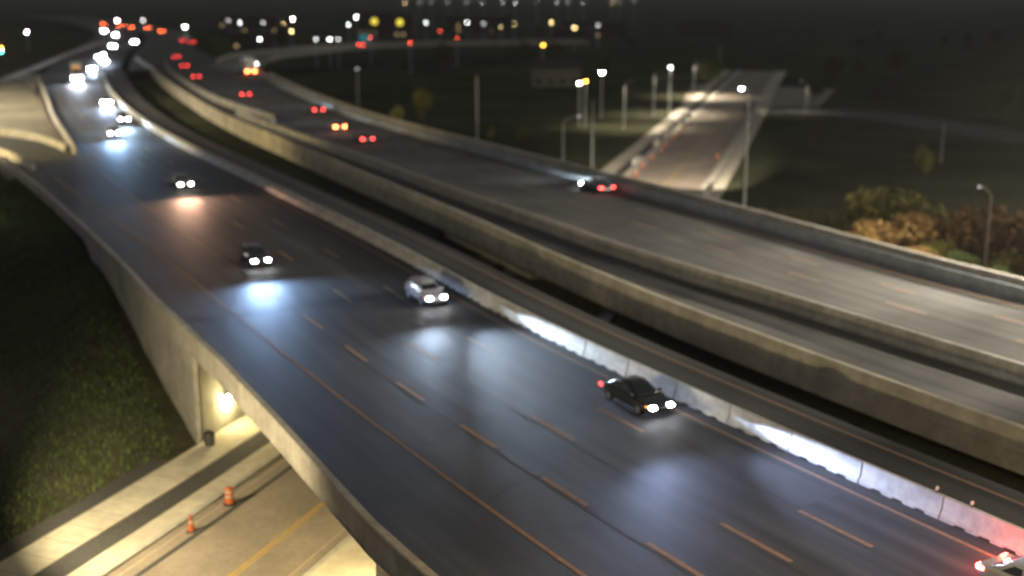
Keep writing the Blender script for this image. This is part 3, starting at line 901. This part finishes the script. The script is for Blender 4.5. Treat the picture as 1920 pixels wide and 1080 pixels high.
# ------------------------------------------------------------------ vegetation
def leaf_mesh(name, n, rx, rz_, m, seed, size, lobes=7, hollow=.35):
    r = np.random.RandomState(seed)
    cs = r.normal(size=(lobes, 3))
    cs /= np.linalg.norm(cs, axis=1)[:, None]
    cs *= r.uniform(.25, .62, (lobes, 1))
    rad = r.uniform(.3, .52, lobes)
    k = r.randint(0, lobes, n)
    dv = r.normal(size=(n, 3))
    dv /= np.linalg.norm(dv, axis=1)[:, None]
    p = cs[k] + dv * (rad[k] * r.uniform(hollow, 1.05, n) ** .6)[:, None]
    p = p * np.array([rx, rx, rz_])
    a = r.normal(size=(n, 3)); a /= np.linalg.norm(a, axis=1)[:, None]
    b = np.cross(a, r.normal(size=(n, 3))); b /= np.linalg.norm(b, axis=1)[:, None]
    s = (size * r.uniform(.6, 1.3, n))[:, None]
    q = np.stack([p - a * s, p + b * s * .6, p + a * s, p - b * s * .6], 1).reshape(-1, 3)
    f = np.arange(4 * n).reshape(-1, 4)
    me_ = bpy.data.meshes.new(name)
    me_.from_pydata(q.tolist(), [], f.tolist())
    me_.materials.append(M[m])
    return me_
def trunk_mesh(name, h, r0, seed):
    r = random.Random(seed)
    mb_ = MB().tube([(0, 0, -.3), (.05, 0, h * .4), (-.05, .08, h)], [r0, r0 * .75, r0 * .35], 7)
    for k in range(5):
        t = k * 1.3 + r.uniform(0, .5)
        z0 = h * r.uniform(.45, .8)
        L_ = h * r.uniform(.25, .4)
        mb_.tube([(0, 0, z0), (math.cos(t) * L_ * .6, math.sin(t) * L_ * .6, z0 + L_ * .45), (math.cos(t) * L_, math.sin(t) * L_, z0 + L_ * .9)], [r0 * .4, r0 * .25, r0 * .1], 5)
    return mb_.mesh(name, 'bark')
TR = {}
for nm, m in (('dark', 'leaf_dark'), ('green', 'leaf_green'), ('yellow', 'leaf_yellow')):
    for s in range(2):
        TR[nm, s] = (leaf_mesh('crown', 1500, 1, 1, m, 11 + s + len(nm), .07, 9), trunk_mesh('trunk', 1.0, .04, s))
def tree(x, y, h, kind, label, group=None, s=0, wid=.42):
    o = empty('tree', (x, y, ground_z(x, y)), rnd.uniform(0, 6))
    c = link('crown', TR[kind, s][0], o)
    c.location = (0, 0, h * .62); c.scale = (h * wid, h * wid, h * .42)
    t = link('trunk', TR[kind, s][1], o)
    t.scale = (h * .62,) * 3
    tag(o, label, 'tree', group)
FT = 'dark trees scattered through the unlit land'
for i in range(46):
    y = rnd.uniform(290, 680)
    x = rnd.uniform(-.30, .42) * y + rnd.uniform(-10, 10)
    so_, oo_ = HW.find((x, y)); _, lo2 = LOW.find((x, y)); _, r2 = RAMP.find((x, y))
    if -75 < oo_ < 60 or abs(lo2) < 16 or abs(r2) < 22 or abs(SIDE.find((x, y))[1]) < 14: continue
    h = rnd.uniform(6, 12)
    if y < 420 and x < 60: h = rnd.uniform(5, 8)
    tree(x, y, h, 'dark', 'dark leafy tree standing in the unlit land beyond the highway', FT, i % 2)
tree(54, 338, 11, 'green', 'green lamplit tree left of the far junction', s=0)
tree(101, 255, 10, 'green', 'dim green tree alone at the far right', s=1)
tree(-92, 395, 9, 'green', 'dull green tree on the island where the exit ramp splits', s=1)
tree(-18, 250, 9.5, 'yellow', 'thin yellow leaved tree in the dark field beyond the far parapet', s=0, wid=.25)
for (x, y, h) in ((-4, 225, 4), (2, 229, 3.5), (-19, 203, 4.5)):
    tree(x, y, h, 'yellow', 'small %s yellow tree in the dark field beyond the far parapet' % {-4: 'narrow', 2: 'round', -19: 'leaning'}[x], s=1, wid={-4: .25, 2: .5, -19: .35}[x])
tree(60, 178, 6.5, 'yellow', 'slim yellowish tree at the back of the shrubs at right', s=1, wid=.3)

SH = {k: leaf_mesh('foliage', 1700, 1, 1, m, 40 + i, .075, 14, .1) for i, (k, m) in enumerate((('orange', 'leaf_orange'), ('red', 'leaf_red'), ('yellow', 'leaf_yellow'), ('green', 'leaf_green')))}
stem_me = trunk_mesh('stem', 1.0, .05, 5)
shr = [(44.5, 133, 5.0, 'orange', 'broad orange shrub in the middle of the autumn clump at right'), (49.3, 132, 5.6, 'red', 'tall rusty shrub behind the dark pole at right'),
       (54.0, 131, 5.8, 'red', 'rusty red shrub cut by the right edge of the frame'), (46.6, 139, 6.0, 'yellow', 'tall olive yellow shrub behind the broad orange one'),
       (40.3, 133, 4.0, 'orange', 'orange shrub at the left end of the autumn clump'), (42.5, 143, 6.4, 'yellow', 'tallest olive shrub at the back of the autumn clump'),
       (46.2, 123, 2.6, 'green', 'green shrub just left of the dark pole'), (50.3, 122, 2.9, 'yellow', 'yellow shrub just right of the dark pole'),
       (43.0, 118, 1.8, 'green', 'low green bush beside the pale gravel patch'), (46.8, 113, 1.9, 'green', 'low green bush close behind the far parapet at right'),
       (50.5, 114.5, 2.2, 'green', 'low green bush in the lower right of the shrub clump'), (38.2, 122, 1.6, 'green', 'small dark green bush left of the gravel patch'),
       (37, 134, 2.2, 'yellow', 'dull olive bush at the left end of the rough grass'), (58.5, 130, 5.6, 'orange', 'orange shrub past the right edge of the frame'),
       (42.6, 125.5, 2.6, 'orange', 'rusty shrub in front of the broad orange one'), (48.3, 118, 2.4, 'green', 'ragged green shrub at the foot of the dark pole'),
       (45.0, 127, 3.0, 'yellow', 'olive shrub between the orange shrub and the green one'), (52.8, 121, 3.0, 'orange', 'dull orange shrub low at the right edge'),
       (39.6, 126, 2.0, 'yellow', 'low olive bush under the left end of the clump'), (34, 140, 2.0, 'green', 'small dark bush on the rough grass nearest the underpass lamp')]
for i, (x, y, h, k, lab) in enumerate(shr):
    o = empty('shrub', (x, y, ground_z(x, y)), i * 1.3)
    c = link('foliage', SH[k], o)
    c.location = (0, 0, h * .5); c.scale = (h * .85, h * .8, h * .62)
    t = link('stem', stem_me, o); t.scale = (h * .6,) * 3
    tag(o, lab, 'shrub', 'autumn shrubs beyond the far parapet')
# pale gravel patches beside the shrubs
for cx_, cy_, rx_, ry_ in ((40.5, 117.5, 3.6, 2.2), (45.5, 110.5, 4.5, 2.0)):
    v = [(cx_, cy_, ground_z(cx_, cy_) + .12)]
    for k in range(22):
        t = k / 22 * 2 * math.pi
        rr = 1 + .22 * math.sin(3 * t + cx_) + .12 * math.sin(7 * t)
        x, y = cx_ + rx_ * rr * math.cos(t), cy_ + ry_ * rr * math.sin(t)
        v.append((x, y, ground_z(x, y) + .06))
    tag(MB().add(v, [(0, 1 + k, 1 + (k + 1) % 22) for k in range(22)]).build('gravel_patch', 'concrete'), kind='structure')

def grass(name, label, xs, ys, cond, n, hmin, hmax, m, seed):
    r = np.random.RandomState(seed)
    V = []
    while len(V) < n:
        x = r.uniform(*xs); y = r.uniform(*ys)
        if not cond(x, y): continue
        V.append((x, y, ground_z(x, y) - .03))
    P = np.array(V)
    a = r.uniform(0, 6.28, n); h = r.uniform(hmin, hmax, n); wv = r.uniform(.012, .03, n) * (hmax / .4)
    lean = r.normal(0, .35, (n, 2)) * h[:, None]
    dx = np.c_[np.cos(a) * wv, np.sin(a) * wv, np.zeros(n)]
    tip = P + np.c_[lean, h]
    q = np.stack([P - dx, P + dx, tip], 1).reshape(-1, 3)
    me_ = bpy.data.meshes.new(name)
    me_.from_pydata(q.tolist(), [], np.arange(3 * n).reshape(-1, 3).tolist())
    me_.materials.append(M[m])
    return tag(link(name, me_), label, 'grass', kind='stuff')
def cg(x, y):
    s_, o_ = HW.find((x, y)); l_ = LOW.find((x, y))[1]
    return o_ < -23 and l_ < -12.9
grass('grass', 'short dark green grass on the embankment left of the overpass', (-62, -20), (48, 150), cg, 34000, .15, .5, 'grass', 3)
def cg2(x, y):
    s_, o_ = HW.find((x, y)); l_ = LOW.find((x, y))[1]
    return o_ > 38 and l_ > 9
grass('grass', 'rough dry grass on the slope beyond the far parapet', (26, 60), (96, 160), cg2, 16000, .3, .9, 'dry_grass', 4)

# ------------------------------------------------------------------ roadworks cones and barrels
def cone(x, y, zb, label, group, barrel=False):
    o = empty('traffic_barrel' if barrel else 'traffic_cone', (x, y, zb), rnd.uniform(0, 3))
    if barrel:
        MB().lathe([(.36, 0), (.36, .1), (.29, .11)], 14).build('base', 'rubber', o)
        b = MB().lathe([(.285, .1), (.285, .38), (.26, .4), (.26, .66), (.235, .68), (.235, .95), (.2, 1.02), (.08, 1.03), (.08, 1.1)], 14).build('body', 'cone_orange', o)
        for zz in (.46, .74):
            r_ = .263 if zz < .6 else .238
            MB().lathe([(r_ + .003, zz), (r_ + .003, zz + .13)], 14).build('reflective_band', 'band', b)
    else:
        MB().box(-.24, .24, -.24, .24, 0, .05).build('base', 'rubber', o)
        b = MB().lathe([(.19, .05), (.05, .98), (.03, 1.0)], 14).build('body', 'cone_orange', o)
        MB().lathe([(.128, .5), (.105, .65)], 14).build('reflective_band', 'band', b)
    tag(o, label, 'barrel' if barrel else 'cone', group)
RW = 'roadworks cones and barrels on the underpass road'
cone(-17.5, 61.8, -6.5, 'orange traffic cone on the underpass road, nearer the left edge', RW)
cone(-16.2, 65.4, -6.5, 'orange traffic barrel on the underpass road beside the overpass', RW, True)
la2 = LOW.find((20, 172))[0]
for k in range(9):
    p, t = LOW.at(la2 + 6 + k * 9.5, -5.7 + .25 * math.sin(k * 2.1))
    cone(p[0], p[1], -6.5, 'orange barrel in the receding row beyond the bridges, %s counting from nearest' % ordn[k], RW, True)
p, t = LOW.at(la2 + 38, 5.0)
cone(p[0], p[1], -6.5, 'lone orange barrel at the right edge of the lit underpass road', RW, True)

# precast kerb blocks stored along the left of the lit road
for k in range(5):
    p, t = LOW.at(la2 + 30 + k * 19 + (k % 2) * 6, -7.6)
    o = MB().box(-2.2, 2.2, -.45, .45, 0, .8).box(-2.1, 2.1, -.3, .3, .8, 1.05).build('concrete_block', 'concrete_pale')
    o.location = (p[0], p[1], -6.38)
    o.rotation_euler = (0, 0, math.atan2(t[1], t[0]) + rnd.uniform(-.08, .08))
    tag(o, 'pale concrete block along the lit sidewalk beyond the bridges, %s from nearest' % ordn[k], 'block', 'concrete blocks along the lit sidewalk')

# dark bin at the foot of the wing wall
p, t = LOW.at(la - .5, -11.3)
o = empty('bin', (p[0] + .2, p[1], -6.38))
MB().lathe([(.3, 0), (.33, .1), (.36, .7), (.38, .75), (.36, .8)], 14).build('body', 'dark_steel', o)
MB().lathe([(.36, .803), (.26, .95), (.08, 1.0)], 14).build('lid', 'rubber', o)
tag(o, 'dark round bin at the foot of the abutment corner', 'bin')

# ------------------------------------------------------------------ night haze
hz = MB().box(-1900, 1900, -300, 3300, -8.2, 36).build('haze', 'joint')
hm_ = bpy.data.materials.new('haze_air')
hm_.use_nodes = True
ht = hm_.node_tree
ht.nodes.clear()
hv = ht.nodes.new('ShaderNodeVolumePrincipled')
hv.inputs['Color'].default_value = (.9, .9, .92, 1)
hv.inputs['Density'].default_value = .00009
hv.inputs['Anisotropy'].default_value = .2
hout = ht.nodes.new('ShaderNodeOutputMaterial')
ht.links.new(hv.outputs['Volume'], hout.inputs['Volume'])
hz.data.materials.clear()
hz.data.materials.append(hm_)
tag(hz, 'thin night haze over the whole place', 'haze', kind='stuff')

# ------------------------------------------------------------------ vehicles
def loft(sections):
    """sections: list of (x, [(y, z) ...] half outline from bottom centre to top centre), mirrored"""
    v, f = [], []
    m = None
    for x, half in sections:
        ring = [(x, y, zz) for y, zz in half] + [(x, -y, zz) for y, zz in reversed(half)]
        m = len(ring)
        v += ring
    for i in range(len(sections) - 1):
        for k in range(m):
            k2 = (k + 1) % m
            f.append((i * m + k, (i + 1) * m + k, (i + 1) * m + k2, i * m + k2))
    f.append(tuple(range(m)))
    f.append(tuple((len(sections) - 1) * m + k for k in range(m))[::-1])
    return MB().add(v, f)

PAINT = {}
def paint(c):
    if c not in PAINT:
        m = mat('car_paint', c, rough=.35, metal=.3, spec=.5)
        m.node_tree.nodes['Principled BSDF'].inputs['Coat Weight'].default_value = .6
        PAINT[c] = m
    return PAINT[c]

def car_meshes(kind, c):
    L, W_, H_ = {'sedan': (4.75, .92, 1.45), 'hatch': (4.35, .9, 1.52), 'suv': (4.7, .95, 1.72)}[kind]
    hl_ = L / 2
    belt = {'sedan': .93, 'hatch': .96, 'suv': 1.06}[kind]
    hood = belt - .06
    def sec(x, wd, zb, zt):
        return (x, [(wd * .8, zb), (wd * .97, zb + .12), (wd, zb + (zt - zb) * .5), (wd * .97, zt - .1), (wd * .85, zt)])
    body = loft([sec(-hl_, W_ * .84, .42, belt - .12), sec(-hl_ + .12, W_ * .93, .3, belt - .02), sec(-hl_ + .7, W_, .22, belt), sec(-.2, W_, .2, belt), sec(.75, W_, .2, belt - .01),
                 sec(hl_ - .75, W_ * .98, .22, hood - .06), sec(hl_ - .2, W_ * .9, .3, hood - .2), sec(hl_, W_ * .74, .4, hood - .34)])
    t0 = {'sedan': -1.75, 'hatch': -2.05, 'suv': -2.25}[kind]
    t1 = {'sedan': -1.0, 'hatch': -1.55, 'suv': -1.95}[kind]
    w1, w0 = .1, 1.0
    def gsec(x, wd, zt):
        return (x, [(W_ * .86, belt - .03), (W_ * .86, belt), (wd + .06, zt - .12), (wd, zt - .02), (wd * .6, zt)])
    roof = loft([gsec(t0, W_ * .82, belt + .03), gsec(t1, W_ * .66, H_ - .05), gsec(-.3, W_ * .68, H_), gsec(w1, W_ * .67, H_ - .03), gsec(w0, W_ * .82, belt + .02)])
    glass = MB()
    # side glass, screens: slightly proud panels
    for sg in (1, -1):
        ya, yb = W_ * .868 * sg, (W_ * .67 + .075) * sg
        for xa, xb, xc, xd in ((t0 + .45, -.45, -.5, t1 + .15), (-.36, w0 - .28, w1 - .02, -.41)):
            glass.add([(xa, ya, belt + .04), (xb, ya, belt + .04), (xc, yb, H_ - .16), (xd, yb, H_ - .16)], [(0, 1, 2, 3)])
    zt_ = H_ - .08
    glass.add([(w0 + .012, -W_ * .72, belt + .06), (w0 + .012, W_ * .72, belt + .06), (w1 + .06, W_ * .6, zt_), (w1 + .06, -W_ * .6, zt_)], [(0, 1, 2, 3)])
    glass.add([(t0 - .012, -W_ * .7, belt + .08), (t0 - .012, W_ * .7, belt + .08), (t1 - .05, W_ * .58, H_ - .12), (t1 - .05, -W_ * .58, H_ - .12)], [(0, 1, 2, 3)])
    # wheel
    tyre = MB().add(*ring_wheel(.33, .21, .2))
    rim = MB().add(*ring_wheel(.205, .05, .212))
    head = loft([(-.12, [(.17, -.07), (.2, 0), (.17, .09)]), (.1, [(.13, -.06), (.16, 0), (.13, .07)])])
    tail = loft([(-.17, [(.12, -.08), (.14, 0), (.12, .08)]), (-.1, [(.17, -.1), (.19, 0), (.17, .1)]), (.2, [(.15, -.08), (.17, 0), (.15, .07)])])
    return dict(body=body.mesh('body', paint(c), False), roof=roof.mesh('cabin', paint(c), True), glass=glass.mesh('windows', 'glass'), tyre=tyre.mesh('tyre', 'rubber'),
                rim=rim.mesh('rim', 'rim'), hx=hl_ - .12, hy=W_ * .62, hz=hood - .26, tx=-hl_ + .14, ty=W_ * .80, tz=belt - .2, L=L, head=head, tail=tail, W=W_)

def ring_wheel(r, hw, y):
    v, f = [], []
    n = 14
    for yy, rr in ((-hw / 2, r * .9), (-hw / 2, r), (hw / 2, r), (hw / 2, r * .9)):
        for k in range(n):
            t = 2 * math.pi * k / n
            v.append((rr * math.cos(t), yy, rr * math.sin(t)))
    for i in range(3):
        for k in range(n):
            k2 = (k + 1) % n
            f.append((i * n + k, i * n + k2, (i + 1) * n + k2, (i + 1) * n + k))
    f += [tuple(range(n))[::-1], tuple(3 * n + k for k in range(n))]
    return v, f

CM = {}
LM = {}
def lens_mesh(base, kind, m):
    key = (kind, m)
    if key not in LM:
        LM[key] = base.mesh(kind, m)
    return LM[key]

def car(pos, heading, kind, c, label, group, front=None, tail='e_red', beam=0, beam_col=(.62, .78, 1.0), amber=False, zrd=.004, hscale=1.0, beam_deg=122, beam_blend=1.0, tilt=3.3, bscale=.047, wall=0):
    key = (kind, c)
    if key not in CM: CM[key] = car_meshes(kind, c)
    K = CM[key]
    o = empty('car', (pos[0], pos[1], zrd), heading)
    link('body', K['body'], o)
    link('cabin', K['roof'], o)
    link('windows', K['glass'], o)
    for x in (K['L'] * .29, -K['L'] * .29):
        for sg in (1, -1):
            t = link('wheel', K['tyre'], o)
            t.location = (x, sg * (K['W'] - .09), .33)
            r_ = link('rim', K['rim'], t)
            r_.location = (0, sg * .085, 0)
    for sg in (1, -1):
        h = link('headlight', lens_mesh(K['head'], 'headlight', front or 'reflective'), o)
        h.location = (K['hx'] + .06, sg * K['hy'], K['hz']); h.scale = (1.0, hscale, hscale)
        t = link('tail_light', lens_mesh(K['tail'], 'tail_light', tail), o)
        t.location = (K['tx'], sg * K['ty'], K['tz'])
        if amber and sg < 0:
            a = link('marker_light', lens_mesh(K['head'], 'marker_light', 'e_amber'), o)
            a.location = (K['hx'] - .3, sg * (K['hy'] + .17), K['hz'] - .02)
            a.scale = (1, .5, .8)
    MB().box(K['L'] / 2 - .1, K['L'] / 2 - .005, -.45, .45, .36, .56).build('grille', 'dark_steel', o)
    MB().box(-K['L'] / 2 - .02, -K['L'] / 2 + .05, -.26, .26, .52, .64).build('licence_plate', 'reflective', o)
    for sg in (1, -1):
        MB().box(.72, .9, sg * (K['W'] + .02) - .09, sg * (K['W'] + .02) + .09, .95 if kind != 'suv' else 1.05, 1.08 if kind != 'suv' else 1.18).build('mirror', paint(c), o)
    if beam:
        for sg in (1, -1):
            l = bpy.data.lights.new('headlight_beam', 'SPOT')
            l.energy = beam
            l.color = beam_col
            l.spot_size = R(beam_deg)
            l.spot_blend = beam_blend
            l.shadow_soft_size = .05
            b = bpy.data.objects.new('headlight_beam', l)
            col.objects.link(b)
            b.parent = o
            b.location = (K['L'] / 2 + .12, sg * K['hy'], K['hz'])
            b.rotation_euler = (R(90 - tilt), 0, R(-90 + sg * 7))
            b.scale = (1, bscale, 1)
            if wall and sg > 0:
                # barrier-side beam strengthened, narrowed and raised to brighten the concrete
                l.energy = beam * wall
                l.spot_size = R(46)
                l.spot_blend = 1.0
                b.rotation_euler = (R(90 - .9), 0, R(-90 + 2.5))
                b.scale = (1, .2, 1)
    tag(o, label, 'car', group)
    return o

def truck(pos, heading, label, group, front=None, tail='e_brake', beam=0, c=(.5, .5, .5), marker=True):
    o = empty('truck', (pos[0], pos[1], .004), heading)
    MB().box(-8.2, 3.3, -1.28, 1.28, 1.15, 4.05).build('trailer', paint((.45, .45, .46)), o)
    cab = loft([(3.9, [(1.15, .5), (1.22, 1.0), (1.22, 2.6), (1.1, 3.6), (.8, 3.75)]), (5.6, [(1.15, .5), (1.22, 1.0), (1.22, 2.5), (1.1, 3.3), (.8, 3.4)]),
                (6.2, [(1.1, .5), (1.2, .9), (1.18, 1.9), (1.0, 2.0), (.7, 2.02)]), (7.3, [(.9, .5), (1.05, .8), (1.0, 1.5), (.85, 1.7), (.6, 1.72)])])
    cab.build('cab', paint(c), o)
    MB().add([(5.68, -.95, 3.2), (5.68, .95, 3.2), (6.22, 1.0, 2.1), (6.22, -1.0, 2.1)], [(0, 1, 2, 3)]).build('windscreen', 'glass', o)
    MB().box(-8.0, 7.0, -.5, .5, .75, 1.15).build('chassis', 'dark_steel', o)
    wm = MB().add(*ring_wheel(.5, .5, 0)).mesh('wheel', 'rubber')
    for x in (-7.2, -6.0, 3.0, 4.2, 6.4):
        for sg in (1, -1):
            q = link('wheel', wm, o); q.location = (x, sg * 1.0, .5)
    for sg in (1, -1):
        MB().box(7.2, 7.42, sg * .78 - .2, sg * .78 + .2, .85, 1.15).build('headlight', front or 'reflective', o)
        MB().box(-8.35, -8.22, sg * .9 - .28, sg * .9 + .28, .8, 1.1).build('tail_light', tail, o)
    if marker:
        for yy in (-.6, 0, .6):
            MB().box(5.5, 5.7, yy - .08, yy + .08, 3.42, 3.55).build('marker_light', 'e_amber', o)
    if beam:
        for sg in (1, -1):
            l = bpy.data.lights.new('headlight_beam', 'SPOT')
            l.energy = beam; l.color = (.75, .85, 1); l.spot_size = R(60); l.spot_blend = .5; l.shadow_soft_size = .06
            b = bpy.data.objects.new('headlight_beam', l); col.objects.link(b); b.parent = o
            b.location = (7.5, sg * .78, 1.0); b.rotation_euler = (R(85), 0, R(-91)); b.scale = (1, .17, 1)
    tag(o, label, 'truck', group)
    return o

IN = 'oncoming traffic on the near carriageway'
OUT = 'traffic driving away on the far carriageway'
def inbound(p, lab, kind='sedan', c=(.05, .05, .055), is_front=True, **kw):
    kw.setdefault('tail', 'tail_lens')
    s_, o_ = HW.find(p)
    q, t = HW.at(s_, o_)
    hd = math.atan2(-t[1], -t[0])
    L2 = 2.3
    cx_ = p[0] + t[0] * L2 * (1 if is_front else -1); cy_ = p[1] + t[1] * L2 * (1 if is_front else -1)
    return car((cx_, cy_), hd, kind, c, lab, IN, **kw)
def outbound(p, lab, kind='sedan', c=(.05, .05, .055), **kw):
    s_, o_ = HW.find(p)
    q, t = HW.at(s_, o_)
    return car((p[0] + t[0] * 2.3, p[1] + t[1] * 2.3), math.atan2(t[1], t[0]), kind, c, lab, OUT, **kw)

BEAM = 7000
inbound((8.0, 62.0), 'black sedan closest to the brightly lit median barrier', 'sedan', (.012, .014, .013), front='e_white', beam=BEAM * 1.1, amber=True, beam_col=(.48, .6, 1.0), beam_deg=122, beam_blend=1.0, tilt=3.2, bscale=.05, wall=13.0, tail='e_red_dim')
inbound((-5.3, 85.0), 'silver hatchback with an amber marker next to the median barrier', 'hatch', (.34, .36, .40), front='e_white', beam=BEAM * 1.1, amber=True, beam_col=(.6, .76, 1.0), beam_deg=122, beam_blend=1.0, tilt=3.2, bscale=.05, wall=13.0, tail='tail_lens')
inbound((-20.3, 97.2), 'dark hatchback throwing a blue pool of light in the middle lanes', 'hatch', (.03, .033, .036), front='e_white', tail='tail_lens', beam=BEAM * 1.5, tilt=3.7, bscale=.055, beam_col=(.38, .60, 1.0))
inbound((-36.7, 136.8), 'grey sedan with warm headlights behind the dark hatchback', 'sedan', (.2, .2, .21), front='e_warm_head', tail='tail_lens', beam=BEAM * 1.2, beam_col=(1.0, .55, .36))
inbound((-60.0, 185.3), 'white headlit car, lowest of the trio at the upper left', 'sedan', (.3, .3, .3), front='e_white', beam=BEAM * 2.0, beam_col=(.35, .6, 1.0))
inbound((-64.2, 204.0), 'headlit car by the barrier, right one of the upper left trio', 'suv', (.25, .25, .26), front='e_white', beam=BEAM * 1.7, beam_col=(.5, .75, 1.0))
inbound((-77.2, 235.2), 'headlit car, hindmost of the upper left trio', 'sedan', (.1, .1, .1), front='e_white_far', hscale=1.5, beam=BEAM * 1.7, beam_col=(.55, .7, 1.0))
s_, o_ = HW.find((-102.2, 291.6)); q, t = HW.at(s_, o_)
truck((-102.2 + t[0] * 7.3, 291.6 + t[1] * 7.3), math.atan2(-t[1], -t[0]), 'oncoming truck with amber roof markers and dazzling headlights', IN, 'e_white_far', 'e_red_dim', BEAM * 2)
inbound((-111.1, 328.7), 'dazzling headlit car just behind the oncoming truck', 'suv', (.2, .2, .2), front='e_white_far', hscale=1.5, beam=BEAM * 1.5)
inbound((-118.5, 362), 'dazzling headlit car, lower one of the close pair behind the truck', 'sedan', (.2, .2, .2), front='e_white_far', hscale=1.5, beam=BEAM)
inbound((-126.4, 382), 'dazzling headlit car, upper one of the close pair behind the truck', 'suv', (.2, .2, .2), front='e_white_far', hscale=1.5, beam=BEAM)
inbound((-131, 398), 'dazzling headlit car third back from the oncoming truck', 'sedan', (.2, .2, .2), front='e_white_far', hscale=1.5)
inbound((-145.5, 455), 'headlit car, left one of the pair near the far bend', 'sedan', (.2, .2, .2), front='e_white_far', hscale=1.5)
inbound((-146.5, 485), 'headlit car, right one of the pair near the far bend', 'suv', (.2, .2, .2), front='e_white_far', hscale=1.5)
inbound((-176, 555), 'headlit car, lower one entering the far bend', 'sedan', (.2, .2, .2), front='e_white_far', hscale=1.5)
inbound((-196, 602), 'headlit car, upper one entering the far bend', 'sedan', (.2, .2, .2), front='e_white_far', hscale=1.5)
# car leaving at the lower right corner: its tail is what the frame shows
s_, o_ = HW.find((18.3, 43.4)); q, t = HW.at(s_, o_)
car((18.9 - t[0] * 1.9, 43.4 - t[1] * 1.9), math.atan2(-t[1], -t[0]), 'sedan', (.32, .33, .33), 'grey car with red tail light cut by the lower right corner', IN, front='e_white', tail='e_brake_near', beam=BEAM * .3)
point('brake_light_glow', (0, 0, 0), 420, (1, .10, .06), .12, bpy.data.objects[[o.name for o in bpy.data.objects if o.get('label', '').startswith('grey car with red')][0]]).location = (-2.55, .95, .95)

outbound((10.5, 133.8), 'dark car hugging the far parapet over the underpass road', 'sedan', (.04, .045, .05), front='e_white', beam=BEAM * .8, tail='e_red', beam_col=(.8, .95, 1.0))
outbound((-20.9, 177.7), 'car with small red tail lights, lowest of the far trio', 'sedan', beam=BEAM * .5)
outbound((-26.9, 192.9), 'car with the brightest tail lights in the far trio', 'hatch', (.2, .2, .2), tail='e_brake', beam=BEAM * .6)
outbound((-34.3, 219), 'car with wide red tail lights, highest of the far trio', 'suv', beam=BEAM * .8)
outbound((-54.2, 251.9), 'car with close red tail lights below the orange red truck', 'sedan', beam=BEAM * .5)
s_, o_ = HW.find((-66.4, 316)); q, t = HW.at(s_, o_)
tk = truck((-66.4 + t[0] * 8.2, 316 + t[1] * 8.2), math.atan2(t[1], t[0]), 'truck with glaring orange red rear lights where the exit ramp splits', OUT, 'e_white', 'e_brake', BEAM)
for i, (p, lab) in enumerate([((-76.6, 301.2), 'red tail lit car, nearest of the three in the far left lane'), ((-89.9, 341.6), 'red tail lit car, middle of the three in the far left lane'),
                              ((-103.7, 385.2), 'red tail lit car, hindmost of the three in the far left lane'), ((-131.5, 500), 'red tail lit car, left one of a pair below the bend lamp'),
                              ((-123.5, 482.9), 'red tail lit car, right one of a pair below the bend lamp'), ((-166.1, 593.9), 'single bright red tail lit car above the pair at the bend'),
                              ((-186, 640), 'tiny red tail lit car, first past the bend'), ((-198.9, 653.8), 'tiny red tail lit car, second past the bend'),
                              ((-210, 672), 'tiny red tail lit car, third past the bend'), ((-228, 700), 'tiny red tail lit car, farthest past the bend')]):
    outbound(p, lab, 'sedan', tail='e_brake' if i > 4 else 'e_red')
# a car on the exit ramp
p, t = RAMP.at(RAMP.find((-57, 460))[0], 2.5)
car((p[0], p[1]), math.atan2(t[1], t[0]) + .9, 'suv', (.1, .1, .1), 'car with two red lights on the distant exit ramp', 'cars on the exit ramp', front='e_white', tail='e_red_far', zrd=.034)
